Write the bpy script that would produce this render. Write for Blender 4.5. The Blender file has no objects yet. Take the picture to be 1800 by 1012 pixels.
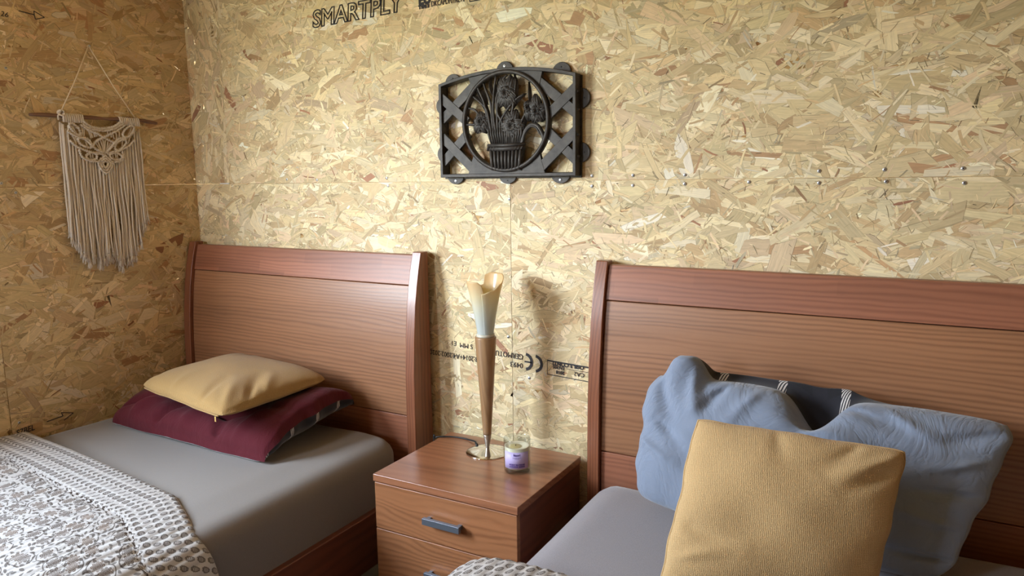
import bpy, math, random
import numpy as np
from mathutils import Vector, Matrix, Euler

# ------------------------------------------------------------------ camera, world, light, exposure
sc = bpy.context.scene
COL = sc.collection
cam_d = bpy.data.cameras.new('camera')
cam = bpy.data.objects.new('camera', cam_d)
COL.objects.link(cam)
sc.camera = cam
cam_d.sensor_width = 36.0
cam_d.lens = 1293.0 / 1800 * 36
cam_d.clip_start = 0.02
def cam_matrix(yaw, pitch, roll):
    cy, sy = math.cos(yaw), math.sin(yaw)
    fwd = Vector((-sy * math.cos(pitch), cy * math.cos(pitch), -math.sin(pitch)))
    right = Vector((cy, sy, 0)); up = right.cross(fwd)
    r = right * math.cos(roll) + up * math.sin(roll)
    u = -right * math.sin(roll) + up * math.cos(roll)
    return Matrix((r, u, -fwd)).transposed().to_4x4()
m4 = cam_matrix(math.radians(29.3), math.radians(8.54), math.radians(-0.71))
m4.translation = Vector((0.0, -1.75, 1.23))
cam.matrix_world = m4

world = bpy.data.worlds.new('World'); sc.world = world
world.use_nodes = True
wn = world.node_tree.nodes; wl = world.node_tree.links
bg = wn['Background']
tc = wn.new('ShaderNodeTexCoord'); sx = wn.new('ShaderNodeSeparateXYZ')
rp = wn.new('ShaderNodeValToRGB')
wl.new(tc.outputs['Generated'], sx.inputs[0]); wl.new(sx.outputs['Z'], rp.inputs[0])
rp.color_ramp.elements[0].position = 0.0; rp.color_ramp.elements[0].color = (0.30, 0.32, 0.26, 1)
rp.color_ramp.elements[1].position = 0.06; rp.color_ramp.elements[1].color = (0.86, 0.93, 1.0, 1)
e_ = rp.color_ramp.elements.new(0.6); e_.color = (0.66, 0.82, 1.0, 1)
wl.new(rp.outputs[0], bg.inputs['Color'])
bg.inputs['Strength'].default_value = 78.0

sc.view_settings.view_transform = 'Standard'
sc.view_settings.look = 'None'
sc.view_settings.gamma = 1.0
sc.view_settings.use_curve_mapping = False
sc.view_settings.exposure = 0.0
sc.cycles.max_bounces = 10
sc.cycles.diffuse_bounces = 6
sc.cycles.sample_clamp_indirect = 8.0
sc.cycles.use_denoising = True

XL, XR, YF = -2.258, 2.3, -3.3          # left wall, right wall, front wall
WIN_L = (-1.98, -1.14, 1.00, 1.76)        # window in the left wall: y0, y1, z0, z1
WIN_FILL = (-2.1, -1.7, 1.40, 1.92)          # unseen opening in the front wall, added for fill light: x0, x1, z0, z1
def portal(name, loc, rot, sx_, sy_):
    d = bpy.data.lights.new(name, 'AREA'); d.shape = 'RECTANGLE'; d.size = sx_; d.size_y = sy_
    d.cycles.is_portal = True
    o = bpy.data.objects.new(name, d); COL.objects.link(o); o.location = loc; o.rotation_euler = rot
    return o
portal('window_portal', (XL - 0.02, (WIN_L[0] + WIN_L[1]) / 2, (WIN_L[2] + WIN_L[3]) / 2), (0, -math.pi / 2, 0), WIN_L[3] - WIN_L[2], WIN_L[1] - WIN_L[0])

portal('window_portal', ((WIN_FILL[0] + WIN_FILL[1]) / 2, YF - 0.02, (WIN_FILL[2] + WIN_FILL[3]) / 2), (math.pi / 2, 0, 0), WIN_FILL[1] - WIN_FILL[0], WIN_FILL[3] - WIN_FILL[2])  # portal for the added front opening that supplies fill light

rnd = random.Random(7)

# ------------------------------------------------------------------ node helpers
class NT:
    def __init__(s, name):
        s.m = bpy.data.materials.new(name); s.m.use_nodes = True
        s.t = s.m.node_tree; s.t.nodes.clear()
        s.out = s.t.nodes.new('ShaderNodeOutputMaterial')
        s.b = s.t.nodes.new('ShaderNodeBsdfPrincipled')
        s.t.links.new(s.b.outputs[0], s.out.inputs['Surface'])
    def n(s, typ, **kw):
        nd = s.t.nodes.new('ShaderNode' + typ)
        for k, v in kw.items(): setattr(nd, k, v)
        return nd
    def link(s, a, b): s.t.links.new(a, b)
    def put(s, inp, v):
        if isinstance(v, bpy.types.NodeSocket): s.link(v, inp)
        elif isinstance(v, (tuple, list)) and len(v) == 3 and inp.type == 'RGBA': inp.default_value = (*v, 1)
        else: inp.default_value = v
    def math(s, op, a, b=None, c=None, clamp=False):
        nd = s.n('Math', operation=op, use_clamp=clamp)
        s.put(nd.inputs[0], a)
        if b is not None: s.put(nd.inputs[1], b)
        if c is not None: s.put(nd.inputs[2], c)
        return nd.outputs[0]
    def vmath(s, op, a, b=None, scale=None):
        nd = s.n('VectorMath', operation=op)
        s.put(nd.inputs[0], a)
        if b is not None: s.put(nd.inputs[1], b)
        if scale is not None: s.put(nd.inputs['Scale'], scale)
        return nd.outputs['Value'] if op in ('LENGTH', 'DOT_PRODUCT', 'DISTANCE') else nd.outputs[0]
    def mix(s, f, a, b, blend='MIX'):
        nd = s.n('Mix', data_type='RGBA', blend_type=blend)
        s.put(nd.inputs[0], f); s.put(nd.inputs[6], a); s.put(nd.inputs[7], b)
        return nd.outputs[2]
    def ramp(s, f, stops, interp='LINEAR'):
        nd = s.n('ValToRGB'); cr = nd.color_ramp; cr.interpolation = interp
        while len(cr.elements) < len(stops): cr.elements.new(0.5)
        for e, (p, c) in zip(cr.elements, stops):
            e.position = p; e.color = (*c, 1) if len(c) == 3 else c
        s.put(nd.inputs[0], f)
        return nd.outputs[0]
    def smooth(s, v, lo, hi):      # smoothstep 0..1
        nd = s.n('MapRange', interpolation_type='SMOOTHSTEP')
        s.put(nd.inputs[0], v); nd.inputs[1].default_value = lo; nd.inputs[2].default_value = hi
        return nd.outputs[0]
    def coord(s, which='Object'): return s.n('TexCoord').outputs[which]
    def mapping(s, v, scale=(1, 1, 1), loc=(0, 0, 0), rot=(0, 0, 0)):
        nd = s.n('Mapping'); s.put(nd.inputs[0], v)
        nd.inputs['Location'].default_value = loc; nd.inputs['Rotation'].default_value = rot; nd.inputs['Scale'].default_value = scale
        return nd.outputs[0]
    def noise(s, v, scale=5, detail=2, rough=0.5, dist=0, out='Fac', dim='3D'):
        nd = s.n('TexNoise', noise_dimensions=dim); s.put(nd.inputs['Vector'], v)
        nd.inputs['Scale'].default_value = scale; nd.inputs['Detail'].default_value = detail
        nd.inputs['Roughness'].default_value = rough; nd.inputs['Distortion'].default_value = dist
        return nd.outputs[out]
    def sep(s, v):
        nd = s.n('SeparateXYZ'); s.put(nd.inputs[0], v); return nd.outputs[0], nd.outputs[1], nd.outputs[2]
    def comb(s, x, y, z=0.0):
        nd = s.n('CombineXYZ'); s.put(nd.inputs[0], x); s.put(nd.inputs[1], y); s.put(nd.inputs[2], z); return nd.outputs[0]
    def bump(s, h, strength=0.5, dist=0.001, normal=None):
        nd = s.n('Bump'); s.put(nd.inputs['Height'], h)
        nd.inputs['Strength'].default_value = strength; nd.inputs['Distance'].default_value = dist
        if normal is not None: s.put(nd.inputs['Normal'], normal)
        s.link(nd.outputs[0], s.b.inputs['Normal'])
        return nd.outputs[0]
    def set(s, **kw):
        for k, v in kw.items(): s.put(s.b.inputs[k.replace('_', ' ')], v)
        return s.m

def simple(name, col, rough=0.5, metal=0.0, **kw):
    t = NT(name); t.set(Base_Color=col, Roughness=rough, Metallic=metal, **kw); return t.m

def sr(r, g, b):   # sRGB 0-255 to linear
    f = lambda c: (c / 255 / 12.92) if c / 255 <= 0.04045 else ((c / 255 + 0.055) / 1.055) ** 2.4
    return (f(r), f(g), f(b))

# ------------------------------------------------------------------ materials
def mat_flakes():
    t = NT('osb_strands')
    a = t.n('Attribute', attribute_name='Col')
    uv = t.n('UVMap', uv_map='UVMap').outputs[0]
    g = t.noise(t.mapping(uv, scale=(9, 330, 1)), scale=1, detail=3, rough=0.6)
    g2 = t.noise(t.mapping(uv, scale=(40, 110, 1)), scale=1, detail=2, rough=0.6)
    k = t.math('MULTIPLY_ADD', t.math('SUBTRACT', g, 0.5), 0.62, 1.0)
    k = t.math('MULTIPLY_ADD', t.math('SUBTRACT', g2, 0.5), 0.34, k)
    col = t.vmath('SCALE', a.outputs['Color'], scale=k)
    t.set(Base_Color=col, Roughness=0.55)
    t.b.inputs['Specular IOR Level'].default_value = 0.3
    t.bump(g, 0.35, 0.0006)
    return t.m
def mat_board():
    t = NT('osb_board')
    c = t.coord()
    v = t.n('TexVoronoi', feature='F1'); t.put(v.inputs['Vector'], t.mapping(c, scale=(14, 14, 50))); v.inputs['Scale'].default_value = 1
    g = t.noise(c, 60, 3, 0.7)
    x, _, _ = t.sep(v.outputs['Color'])
    col = t.ramp(x, [(0, sr(150, 108, 62)), (0.4, sr(196, 158, 100)), (1, sr(222, 192, 138))])
    col = t.mix(t.math('MULTIPLY', g, 0.4), col, sr(150, 110, 70))
    t.set(Base_Color=col, Roughness=0.6)
    return t.m
def mat_wood(name, axis='x', light=(176, 112, 72), dark=(120, 66, 42), freq=95.0, rough=0.33, wob=1.0, seed=0.0, coat=0.25, cathedral=0.0, staves=False):
    t = NT(name)
    c = t.coord()
    perm = {'x': (0, 0, 0), 'y': (0, 0, math.pi / 2), 'z': (0, math.pi / 2, 0)}[axis]
    c = t.mapping(c, rot=perm, loc=(seed, seed * 0.37, seed * 0.71))
    big = t.noise(t.mapping(c, scale=(1.3, 5, 5)), 1, 2, 0.5)
    wobn = t.noise(t.mapping(c, scale=(7, 34, 34)), 1, 2, 0.5)
    x, y, z = t.sep(c)
    yz = t.math('ADD', t.math('MULTIPLY', y, 0.55), z)
    ph = t.math('ADD', t.math('MULTIPLY', yz, freq), t.math('MULTIPLY', big, 9.0 * wob))
    ph = t.math('ADD', ph, t.math('MULTIPLY', wobn, 1.8))
    ph = t.math('ADD', ph, t.math('MULTIPLY', t.noise(t.mapping(c, scale=(1.6, 16, 16), loc=(5.0, 2.0, 1.0)), 1, 2, 0.5), 5.0))
    if cathedral:
        k = t.noise(t.mapping(c, scale=(4.5, 9, 9), loc=(3.1, 0, 1.3)), 1, 1, 0.4)
        ph = t.math('ADD', ph, t.math('MULTIPLY', k, cathedral))
    w = t.math('MULTIPLY_ADD', t.math('SINE', t.math('MULTIPLY', ph, 6.2832 * 0.5)), 0.5, 0.5)
    w = t.math('POWER', w, 1.6)
    sp = t.noise(t.mapping(c, scale=(1.1, 30, 30), loc=(2.0, 1.0, .3)), 1, 2, 0.6)
    w = t.math('MULTIPLY', w, t.smooth(sp, 0.18, 0.56))
    fib = t.noise(t.mapping(c, scale=(9, 480, 480)), 1, 3, 0.6)
    tone = t.noise(t.mapping(c, scale=(1.5, 12, 12)), 1, 1, 0.5)
    col = t.mix(t.math('MULTIPLY', w, 0.62), sr(*light), sr(*dark))
    col = t.mix(t.math('MULTIPLY', fib, 0.35), col, sr(*dark))
    k = t.math('MULTIPLY_ADD', t.math('SUBTRACT', tone, 0.5), 0.55, 1.0)
    if staves:      # finger-jointed blocks of slightly different tone
        r_ = t.math('FLOOR', t.math('DIVIDE', z, 0.031))
        cx_ = t.math('FLOOR', t.math('ADD', t.math('DIVIDE', x, 0.31), t.math('MULTIPLY', r_, 0.37)))
        wnz = t.n('TexWhiteNoise', noise_dimensions='2D'); t.put(wnz.inputs['Vector'], t.comb(cx_, r_))
        k = t.math('MULTIPLY', k, t.math('MULTIPLY_ADD', wnz.outputs['Value'], 0.26, 0.88))
    col = t.vmath('SCALE', col, scale=k)
    t.set(Base_Color=col, Roughness=rough)
    t.b.inputs['Coat Weight'].default_value = coat
    t.b.inputs['Coat Roughness'].default_value = 0.3
    t.bump(t.math('ADD', w, fib), 0.12, 0.0006)
    return t.m
def mat_cloth(name, c1, c2=None, nscale=900, rough=0.9, bump=0.25, sheen=0.3, mottled=0.0, wr=0.0):
    t = NT(name)
    c = t.coord()
    n1 = t.noise(c, nscale, 2, 0.6)
    n2 = t.noise(c, 6, 3, 0.55)
    c2 = c2 or tuple(v * 0.8 for v in c1)
    col = t.mix(n1, c1, c2)
    if mottled: col = t.vmath('SCALE', col, scale=t.math('MULTIPLY_ADD', t.math('SUBTRACT', n2, 0.5), mottled, 1.0))
    t.set(Base_Color=col, Roughness=rough)
    t.b.inputs['Sheen Weight'].default_value = sheen
    t.b.inputs['Specular IOR Level'].default_value = 0.25
    nb = t.bump(n1, bump, 0.0006)
    if wr:
        w1 = t.noise(t.mapping(c, scale=(9, 9, 5)), 1, 4, 0.62, 1.6)
        w1 = t.math('ABSOLUTE', t.math('SUBTRACT', w1, 0.5))
        t.bump(t.math('POWER', w1, 0.7), wr, 0.012, nb)
    return t.m
def mat_weave(name, c_hi, c_lo, pitch=0.0035, diag=False):
    t = NT(name)
    uv = t.n('UVMap', uv_map='UVMap').outputs[0]
    nz = t.noise(uv, 60, 2, 0.6, out='Color')
    uvd = t.vmath('ADD', uv, t.vmath('SCALE', nz, scale=0.004))
    x, y, _ = t.sep(t.mapping(uvd, scale=(1 / pitch,) * 3, rot=(0, 0, math.radians(38 if diag else 0))))
    s1 = t.math('SINE', t.math('MULTIPLY', x, 6.2832)); s2 = t.math('SINE', t.math('MULTIPLY', y, 6.2832))
    h = t.math('MULTIPLY_ADD', t.math('MULTIPLY', s1, s2), 0.5, 0.5)
    n1 = t.noise(uv, 520, 2, 0.6)
    n2 = t.noise(uv, 9, 2, 0.5)
    f = t.math('MULTIPLY_ADD', n1, 0.65, t.math('MULTIPLY', h, 0.35))
    col = t.mix(f, c_lo, c_hi)
    col = t.vmath('SCALE', col, scale=t.math('MULTIPLY_ADD', t.math('SUBTRACT', n2, 0.5), 0.25, 1.0))
    t.set(Base_Color=col, Roughness=0.9)
    t.b.inputs['Sheen Weight'].default_value = 0.15
    t.b.inputs['Specular IOR Level'].default_value = 0.25
    t.bump(f, 0.9, 0.0016)
    return t.m
def mat_plaid(name, base, line, pitch=0.125):
    t = NT(name)
    uv = t.n('UVMap', uv_map='UVMap').outputs[0]
    x, y, _ = t.sep(uv)
    twill = t.math('GREATER_THAN', t.math('SINE', t.math('MULTIPLY', t.math('ADD', x, y), 6.2832 / 0.0062)), -0.1)
    def stripe(v, p, off, w):
        d = t.math('ABSOLUTE', t.math('SUBTRACT', t.math('FRACT', t.math('ADD', t.math('DIVIDE', v, p), off)), 0.5))
        return t.math('LESS_THAN', d, w / p / 2)
    a = t.math('MAXIMUM', stripe(x, pitch, 0.1, 0.018), stripe(y, pitch, 0.35, 0.016))
    b = t.math('MAXIMUM', stripe(x, pitch, 0.5, 0.03), stripe(y, pitch, 0.78, 0.03))
    m = t.math('MULTIPLY', a, twill)
    col = t.mix(t.math('MULTIPLY', b, 0.35), base, tuple(v * 2.2 for v in base))
    col = t.mix(t.math('MULTIPLY', m, 0.85), col, line)
    t.set(Base_Color=col, Roughness=0.9)
    t.b.inputs['Sheen Weight'].default_value = 0.2
    t.bump(t.noise(uv, 900, 2), 0.2, 0.0005)
    return t.m

def mat_quilt():
    """white cotton with a block-printed paisley border and a floral scroll centre; UV in metres, v = distance from the head edge"""
    t = NT('quilt_print')
    uv = t.n('UVMap', uv_map='UVMap').outputs[0]
    u, v, _ = t.sep(uv)
    white = sr(180, 175, 172); ink = sr(56, 42, 34); ink2 = sr(96, 72, 52)
    # --- border motifs, staggered rows
    P = 0.0205
    wv = t.noise(uv, 30, 1, 0.5, out='Color')
    uvw = t.vmath('ADD', uv, t.vmath('SCALE', wv, scale=0.003))
    uw, vw, _ = t.sep(uvw)
    row = t.math('FLOOR', t.math('DIVIDE', vw, P))
    xs = t.math('ADD', t.math('DIVIDE', uw, P), t.math('MULTIPLY', t.math('MODULO', row, 2.0), 0.5))
    lx = t.math('SUBTRACT', t.math('FRACT', xs), 0.5)
    ly = t.math('SUBTRACT', t.math('FRACT', t.math('DIVIDE', vw, P)), 0.5)
    ca, sa = math.cos(0.5), math.sin(0.5)
    rx = t.math('SUBTRACT', t.math('MULTIPLY', ly, ca), t.math('MULTIPLY', lx, sa))
    ry = t.math('ADD', t.math('MULTIPLY', lx, ca), t.math('MULTIPLY', ly, sa))
    # paisley: ellipse narrowing to one side with scalloped rim
    wid = t.math('MULTIPLY_ADD', rx, 0.45, 0.86)
    q = t.math('DIVIDE', ry, t.math('MULTIPLY', wid, 0.74))
    rad = t.math('SQRT', t.math('ADD', t.math('MULTIPLY', rx, rx), t.math('MULTIPLY', q, q)))
    ang = t.math('ARCTAN2', ry, rx)
    sc_ = t.math('MULTIPLY', t.math('ABSOLUTE', t.math('SINE', t.math('MULTIPLY', ang, 5.0))), 0.05)
    edge = t.math('SUBTRACT', t.math('SUBTRACT', rad, 0.42), sc_)
    inside = t.math('SUBTRACT', 1.0, t.smooth(edge, -0.02, 0.02))
    core = t.math('SUBTRACT', 1.0, t.smooth(rad, 0.27, 0.31))
    lines = t.math('GREATER_THAN', t.math('SINE', t.math('MULTIPLY', rad, 46.0)), 0.2)
    lines2 = t.math('GREATER_THAN', t.math('SINE', t.math('MULTIPLY', rx, 40.0)), 0.0)
    light_in = t.math('MULTIPLY', core, t.math('MULTIPLY', lines2, 0.7))
    mot = t.math('MULTIPLY', inside, t.math('SUBTRACT', 1.0, light_in))
    mot = t.math('MULTIPLY', mot, t.math('MULTIPLY_ADD', lines, 0.25, 0.7))
    border = t.mix(mot, white, ink)
    # --- centre: flowers, leaves, vines
    def cells(scale, seedoff, rnd_=0.75):
        vo = t.n('TexVoronoi', voronoi_dimensions='2D', feature='F1')
        vec = t.vmath('ADD', t.vmath('ADD', uv, t.vmath('SCALE', wv, scale=0.006)), (seedoff, seedoff * 0.7, 0.0))
        sv = t.vmath('SCALE', vec, scale=scale)
        t.put(vo.inputs['Vector'], sv); vo.inputs['Scale'].default_value = 1.0; vo.inputs['Randomness'].default_value = rnd_
        d = t.vmath('SUBTRACT', sv, vo.outputs['Position'])
        dx, dy, _ = t.sep(d)
        r_, g_, b_ = t.sep(vo.outputs['Color'])
        return dx, dy, r_, g_, vo.outputs['Distance']
    dx, dy, cr, cg, dist = cells(22.0, 0.31)
    a = t.math('ARCTAN2', dy, dx)
    a = t.math('ADD', a, t.math('MULTIPLY', cr, 6.28))
    pet = t.math('ABSOLUTE', t.math('COSINE', t.math('MULTIPLY', a, 4.0)))
    R = t.math('MULTIPLY_ADD', pet, 0.13, 0.20)
    e = t.math('SUBTRACT', dist, R)
    flower = t.math('SUBTRACT', 1.0, t.smooth(e, -0.015, 0.015))
    rings = t.math('GREATER_THAN', t.math('SINE', t.math('MULTIPLY', t.math('SUBTRACT', dist, t.math('MULTIPLY', pet, 0.1)), 75.0)), 0.1)
    fl = t.math('MULTIPLY', flower, t.math('MULTIPLY_ADD', rings, 0.55, 0.42))
    # curling vines around each cell
    vr = t.math('ABSOLUTE', t.math('SUBTRACT', dist, t.math('MULTIPLY_ADD', cg, 0.08, 0.42)))
    vine = t.math('SUBTRACT', 1.0, t.smooth(vr, 0.018, 0.040))
    vine = t.math('MULTIPLY', vine, t.math('GREATER_THAN', t.math('SINE', t.math('ADD', a, 1.0)), -0.75))
    lx2, ly2, lr, lg, ld = cells(72.0, 1.7, 0.9)
    th = t.math('MULTIPLY', lr, 6.28)
    c_, s_ = t.math('COSINE', th), t.math('SINE', th)
    px = t.math('ADD', t.math('MULTIPLY', lx2, c_), t.math('MULTIPLY', ly2, s_))
    py = t.math('SUBTRACT', t.math('MULTIPLY', ly2, c_), t.math('MULTIPLY', lx2, s_))
    le = t.math('ADD', t.math('POWER', t.math('ABSOLUTE', t.math('DIVIDE', px, 0.48)), 1.6), t.math('POWER', t.math('ABSOLUTE', t.math('DIVIDE', py, 0.24)), 1.4))
    leaf = t.math('SUBTRACT', 1.0, t.smooth(le, 0.8, 1.1))
    leaf = t.math('MULTIPLY', leaf, t.math('GREATER_THAN', dist, 0.30))
    leaf = t.math('MULTIPLY', leaf, t.math('GREATER_THAN', lg, 0.06))
    centre = t.mix(t.math('MULTIPLY', leaf, 0.75), white, ink)
    centre = t.mix(t.math('MULTIPLY', vine, 0.8), centre, ink)
    centre = t.mix(fl, centre, t.mix(cg, ink, ink2))
    # --- seam band between the two
    bandp = t.noise(t.mapping(uv, scale=(90, 160, 1)), 1, 2, 0.6)
    band = t.mix(t.smooth(bandp, 0.42, 0.52), ink, white)
    col = t.mix(t.math('GREATER_THAN', v, 0.128), border, band)
    col = t.mix(t.math('GREATER_THAN', v, 0.142), col, centre)
    hem = t.math('LESS_THAN', v, 0.003)
    col = t.mix(hem, col, tuple(x * 0.9 for x in white))
    t.set(Base_Color=col, Roughness=0.62)
    t.b.inputs['Sheen Weight'].default_value = 0.03
    t.b.inputs['Specular IOR Level'].default_value = 0.3
    crk = t.noise(t.mapping(uv, scale=(60, 160, 1)), 1, 3, 0.6)
    t.bump(crk, 0.5, 0.0016)
    return t.m

M = {}
M['flakes'] = mat_flakes()
M['board'] = mat_board()
M['wood_x'] = mat_wood('pine_grain_across', 'x', (157, 111, 78), (108, 70, 46), 165, 0.42, 0.8, coat=0.12)
M['wood_rail'] = mat_wood('pine_top_rail', 'x', (150, 97, 72), (114, 69, 50), 150, 0.44, 0.7, seed=2.3, coat=0.08, staves=True)
M['wood_z'] = mat_wood('pine_grain_upright', 'z', (140, 86, 58), (98, 56, 38), 240, 0.34, 0.5, seed=1.1)
M['wood_drawer'] = mat_wood('pine_drawer', 'x', (158, 106, 70), (118, 74, 46), 130, 0.38, 1.0, seed=4.0, cathedral=11)
M['wood_top'] = mat_wood('pine_cabinet_top', 'x', (156, 104, 74), (126, 80, 56), 120, 0.26, 0.8, seed=5.5, coat=0.4)
M['wood_side'] = mat_wood('pine_dark_side', 'y', (120, 68, 48), (84, 44, 32), 60, 0.4, 0.5, seed=6.5)
M['lampwood'] = mat_wood('oak_lamp_cone', 'z', (160, 124, 86), (130, 96, 62), 220, 0.4, 0.3, seed=8.0)
M['stickwood'] = mat_wood('driftwood', 'x', (138, 104, 84), (92, 64, 52), 260, 0.8, 0.6, seed=3.0, coat=0)
M['sheet_l'] = mat_cloth('grey_sheet', sr(128, 119, 112), sr(110, 102, 97), 700, 0.9, 0.3, 0.3)
M['sheet_r'] = mat_cloth('grey_jersey_sheet', sr(146, 140, 144), sr(116, 110, 116), 420, 0.9, 0.55, 0.35)
M['maroon'] = mat_cloth('maroon_cotton', sr(86, 20, 30), sr(70, 15, 25), 900, 0.9, 0.2, 0.06, wr=0.3)
M['blue'] = mat_cloth('blue_grey_cotton', sr(130, 141, 160), sr(116, 127, 146), 900, 0.88, 0.2, 0.3, wr=0.35)
M['plaid'] = mat_plaid('navy_plaid', sr(20, 20, 28), sr(210, 206, 204))
M['mustard_l'] = mat_weave('mustard_rib', sr(176, 142, 90), sr(126, 96, 54), 0.0045)
M['mustard_r'] = mat_weave('mustard_basket_weave', sr(212, 182, 134), sr(146, 114, 72), 0.0050, True)
M['quilt'] = mat_quilt()
M['iron'] = None
M['cord'] = mat_cloth('cotton_cord', sr(232, 222, 208), sr(202, 188, 172), 700, 0.95, 0.6, 0.3)
M['string'] = simple('hanging_string', sr(226, 208, 178), 0.9)
M['ink'] = simple('stamped_ink', sr(50, 48, 52), 0.8)
M['zinc'] = simple('zinc_screw', (0.55, 0.56, 0.58), 0.35, 0.9)
M['darkhole'] = simple('screw_recess', (0.02, 0.02, 0.025), 0.7)
M['chrome'] = simple('chrome', (0.8, 0.8, 0.8), 0.08, 1.0)
M['steel'] = simple('brushed_grey_metal', sr(126, 134, 146), 0.42, 0.75)
M['black'] = simple('black_rubber', (0.012, 0.012, 0.013), 0.5)
M['whiteplastic'] = simple('white_plastic', sr(225, 225, 220), 0.5)
M['gap'] = simple('joint_shadow_gap', sr(60, 44, 28), 0.9)

def mat_iron():
    t = NT('cast_iron')
    c = t.coord()
    n = t.noise(c, 38, 4, 0.65); n2 = t.noise(c, 420, 2, 0.6)
    t.set(Base_Color=t.ramp(n, [(0.3, sr(42, 39, 37)), (0.7, sr(72, 67, 63))]), Roughness=0.52, Metallic=0.25)
    t.bump(n2, 0.35, 0.0012)
    return t.m
M['iron'] = mat_iron()
def mat_shade():
    t = NT('frosted_glass_shade')
    _, _, z = t.sep(t.coord())
    # tinted glass: the amber colouring fades in towards the rim
    col = t.ramp(t.smooth(z, 0.33, 0.48), [(0, sr(216, 222, 218)), (.45, sr(230, 228, 208)), (.75, sr(236, 224, 186)), (1, sr(234, 206, 156))])
    t.set(Base_Color=col, Roughness=0.3)
    t.b.inputs['Subsurface Weight'].default_value = 0.0
    t.b.inputs['Coat Weight'].default_value = 0.3
    tr = t.n('BsdfTranslucent'); t.put(tr.inputs[0], col)
    mx = t.n('MixShader'); mx.inputs[0].default_value = 0.4
    t.link(t.b.outputs[0], mx.inputs[1]); t.link(tr.outputs[0], mx.inputs[2]); t.link(mx.outputs[0], t.out.inputs['Surface'])
    return t.m
M['shade'] = mat_shade()
def mat_glass():
    t = NT('clear_glass')
    fr = t.n('LayerWeight'); fr.inputs[0].default_value = 0.35
    f2 = t.math('MULTIPLY_ADD', t.math('POWER', fr.outputs['Facing'], 2.5), 0.8, 0.05)
    g = t.n('BsdfGlossy'); g.inputs['Roughness'].default_value = 0.02
    tr = t.n('BsdfTransparent'); tr.inputs[0].default_value = (.93, .95, .94, 1)
    mx = t.n('MixShader'); t.link(f2, mx.inputs[0]); t.link(tr.outputs[0], mx.inputs[1]); t.link(g.outputs[0], mx.inputs[2])
    t.link(mx.outputs[0], t.out.inputs['Surface'])
    return t.m
M['glass'] = mat_glass()
M['wax'] = simple('cream_wax', sr(240, 232, 208), 0.5)
M['wax_pool'] = simple('melted_wax', sr(214, 196, 140), 0.3)
M['label'] = simple('lilac_label', sr(186, 174, 220), 0.5)
M['label_ink'] = simple('purple_label_ink', sr(84, 64, 140), 0.5)
M['floor'] = mat_wood('floor_boards', 'y', (72, 52, 38), (50, 34, 24), 30, 0.5, 0.6, seed=9)

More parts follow.
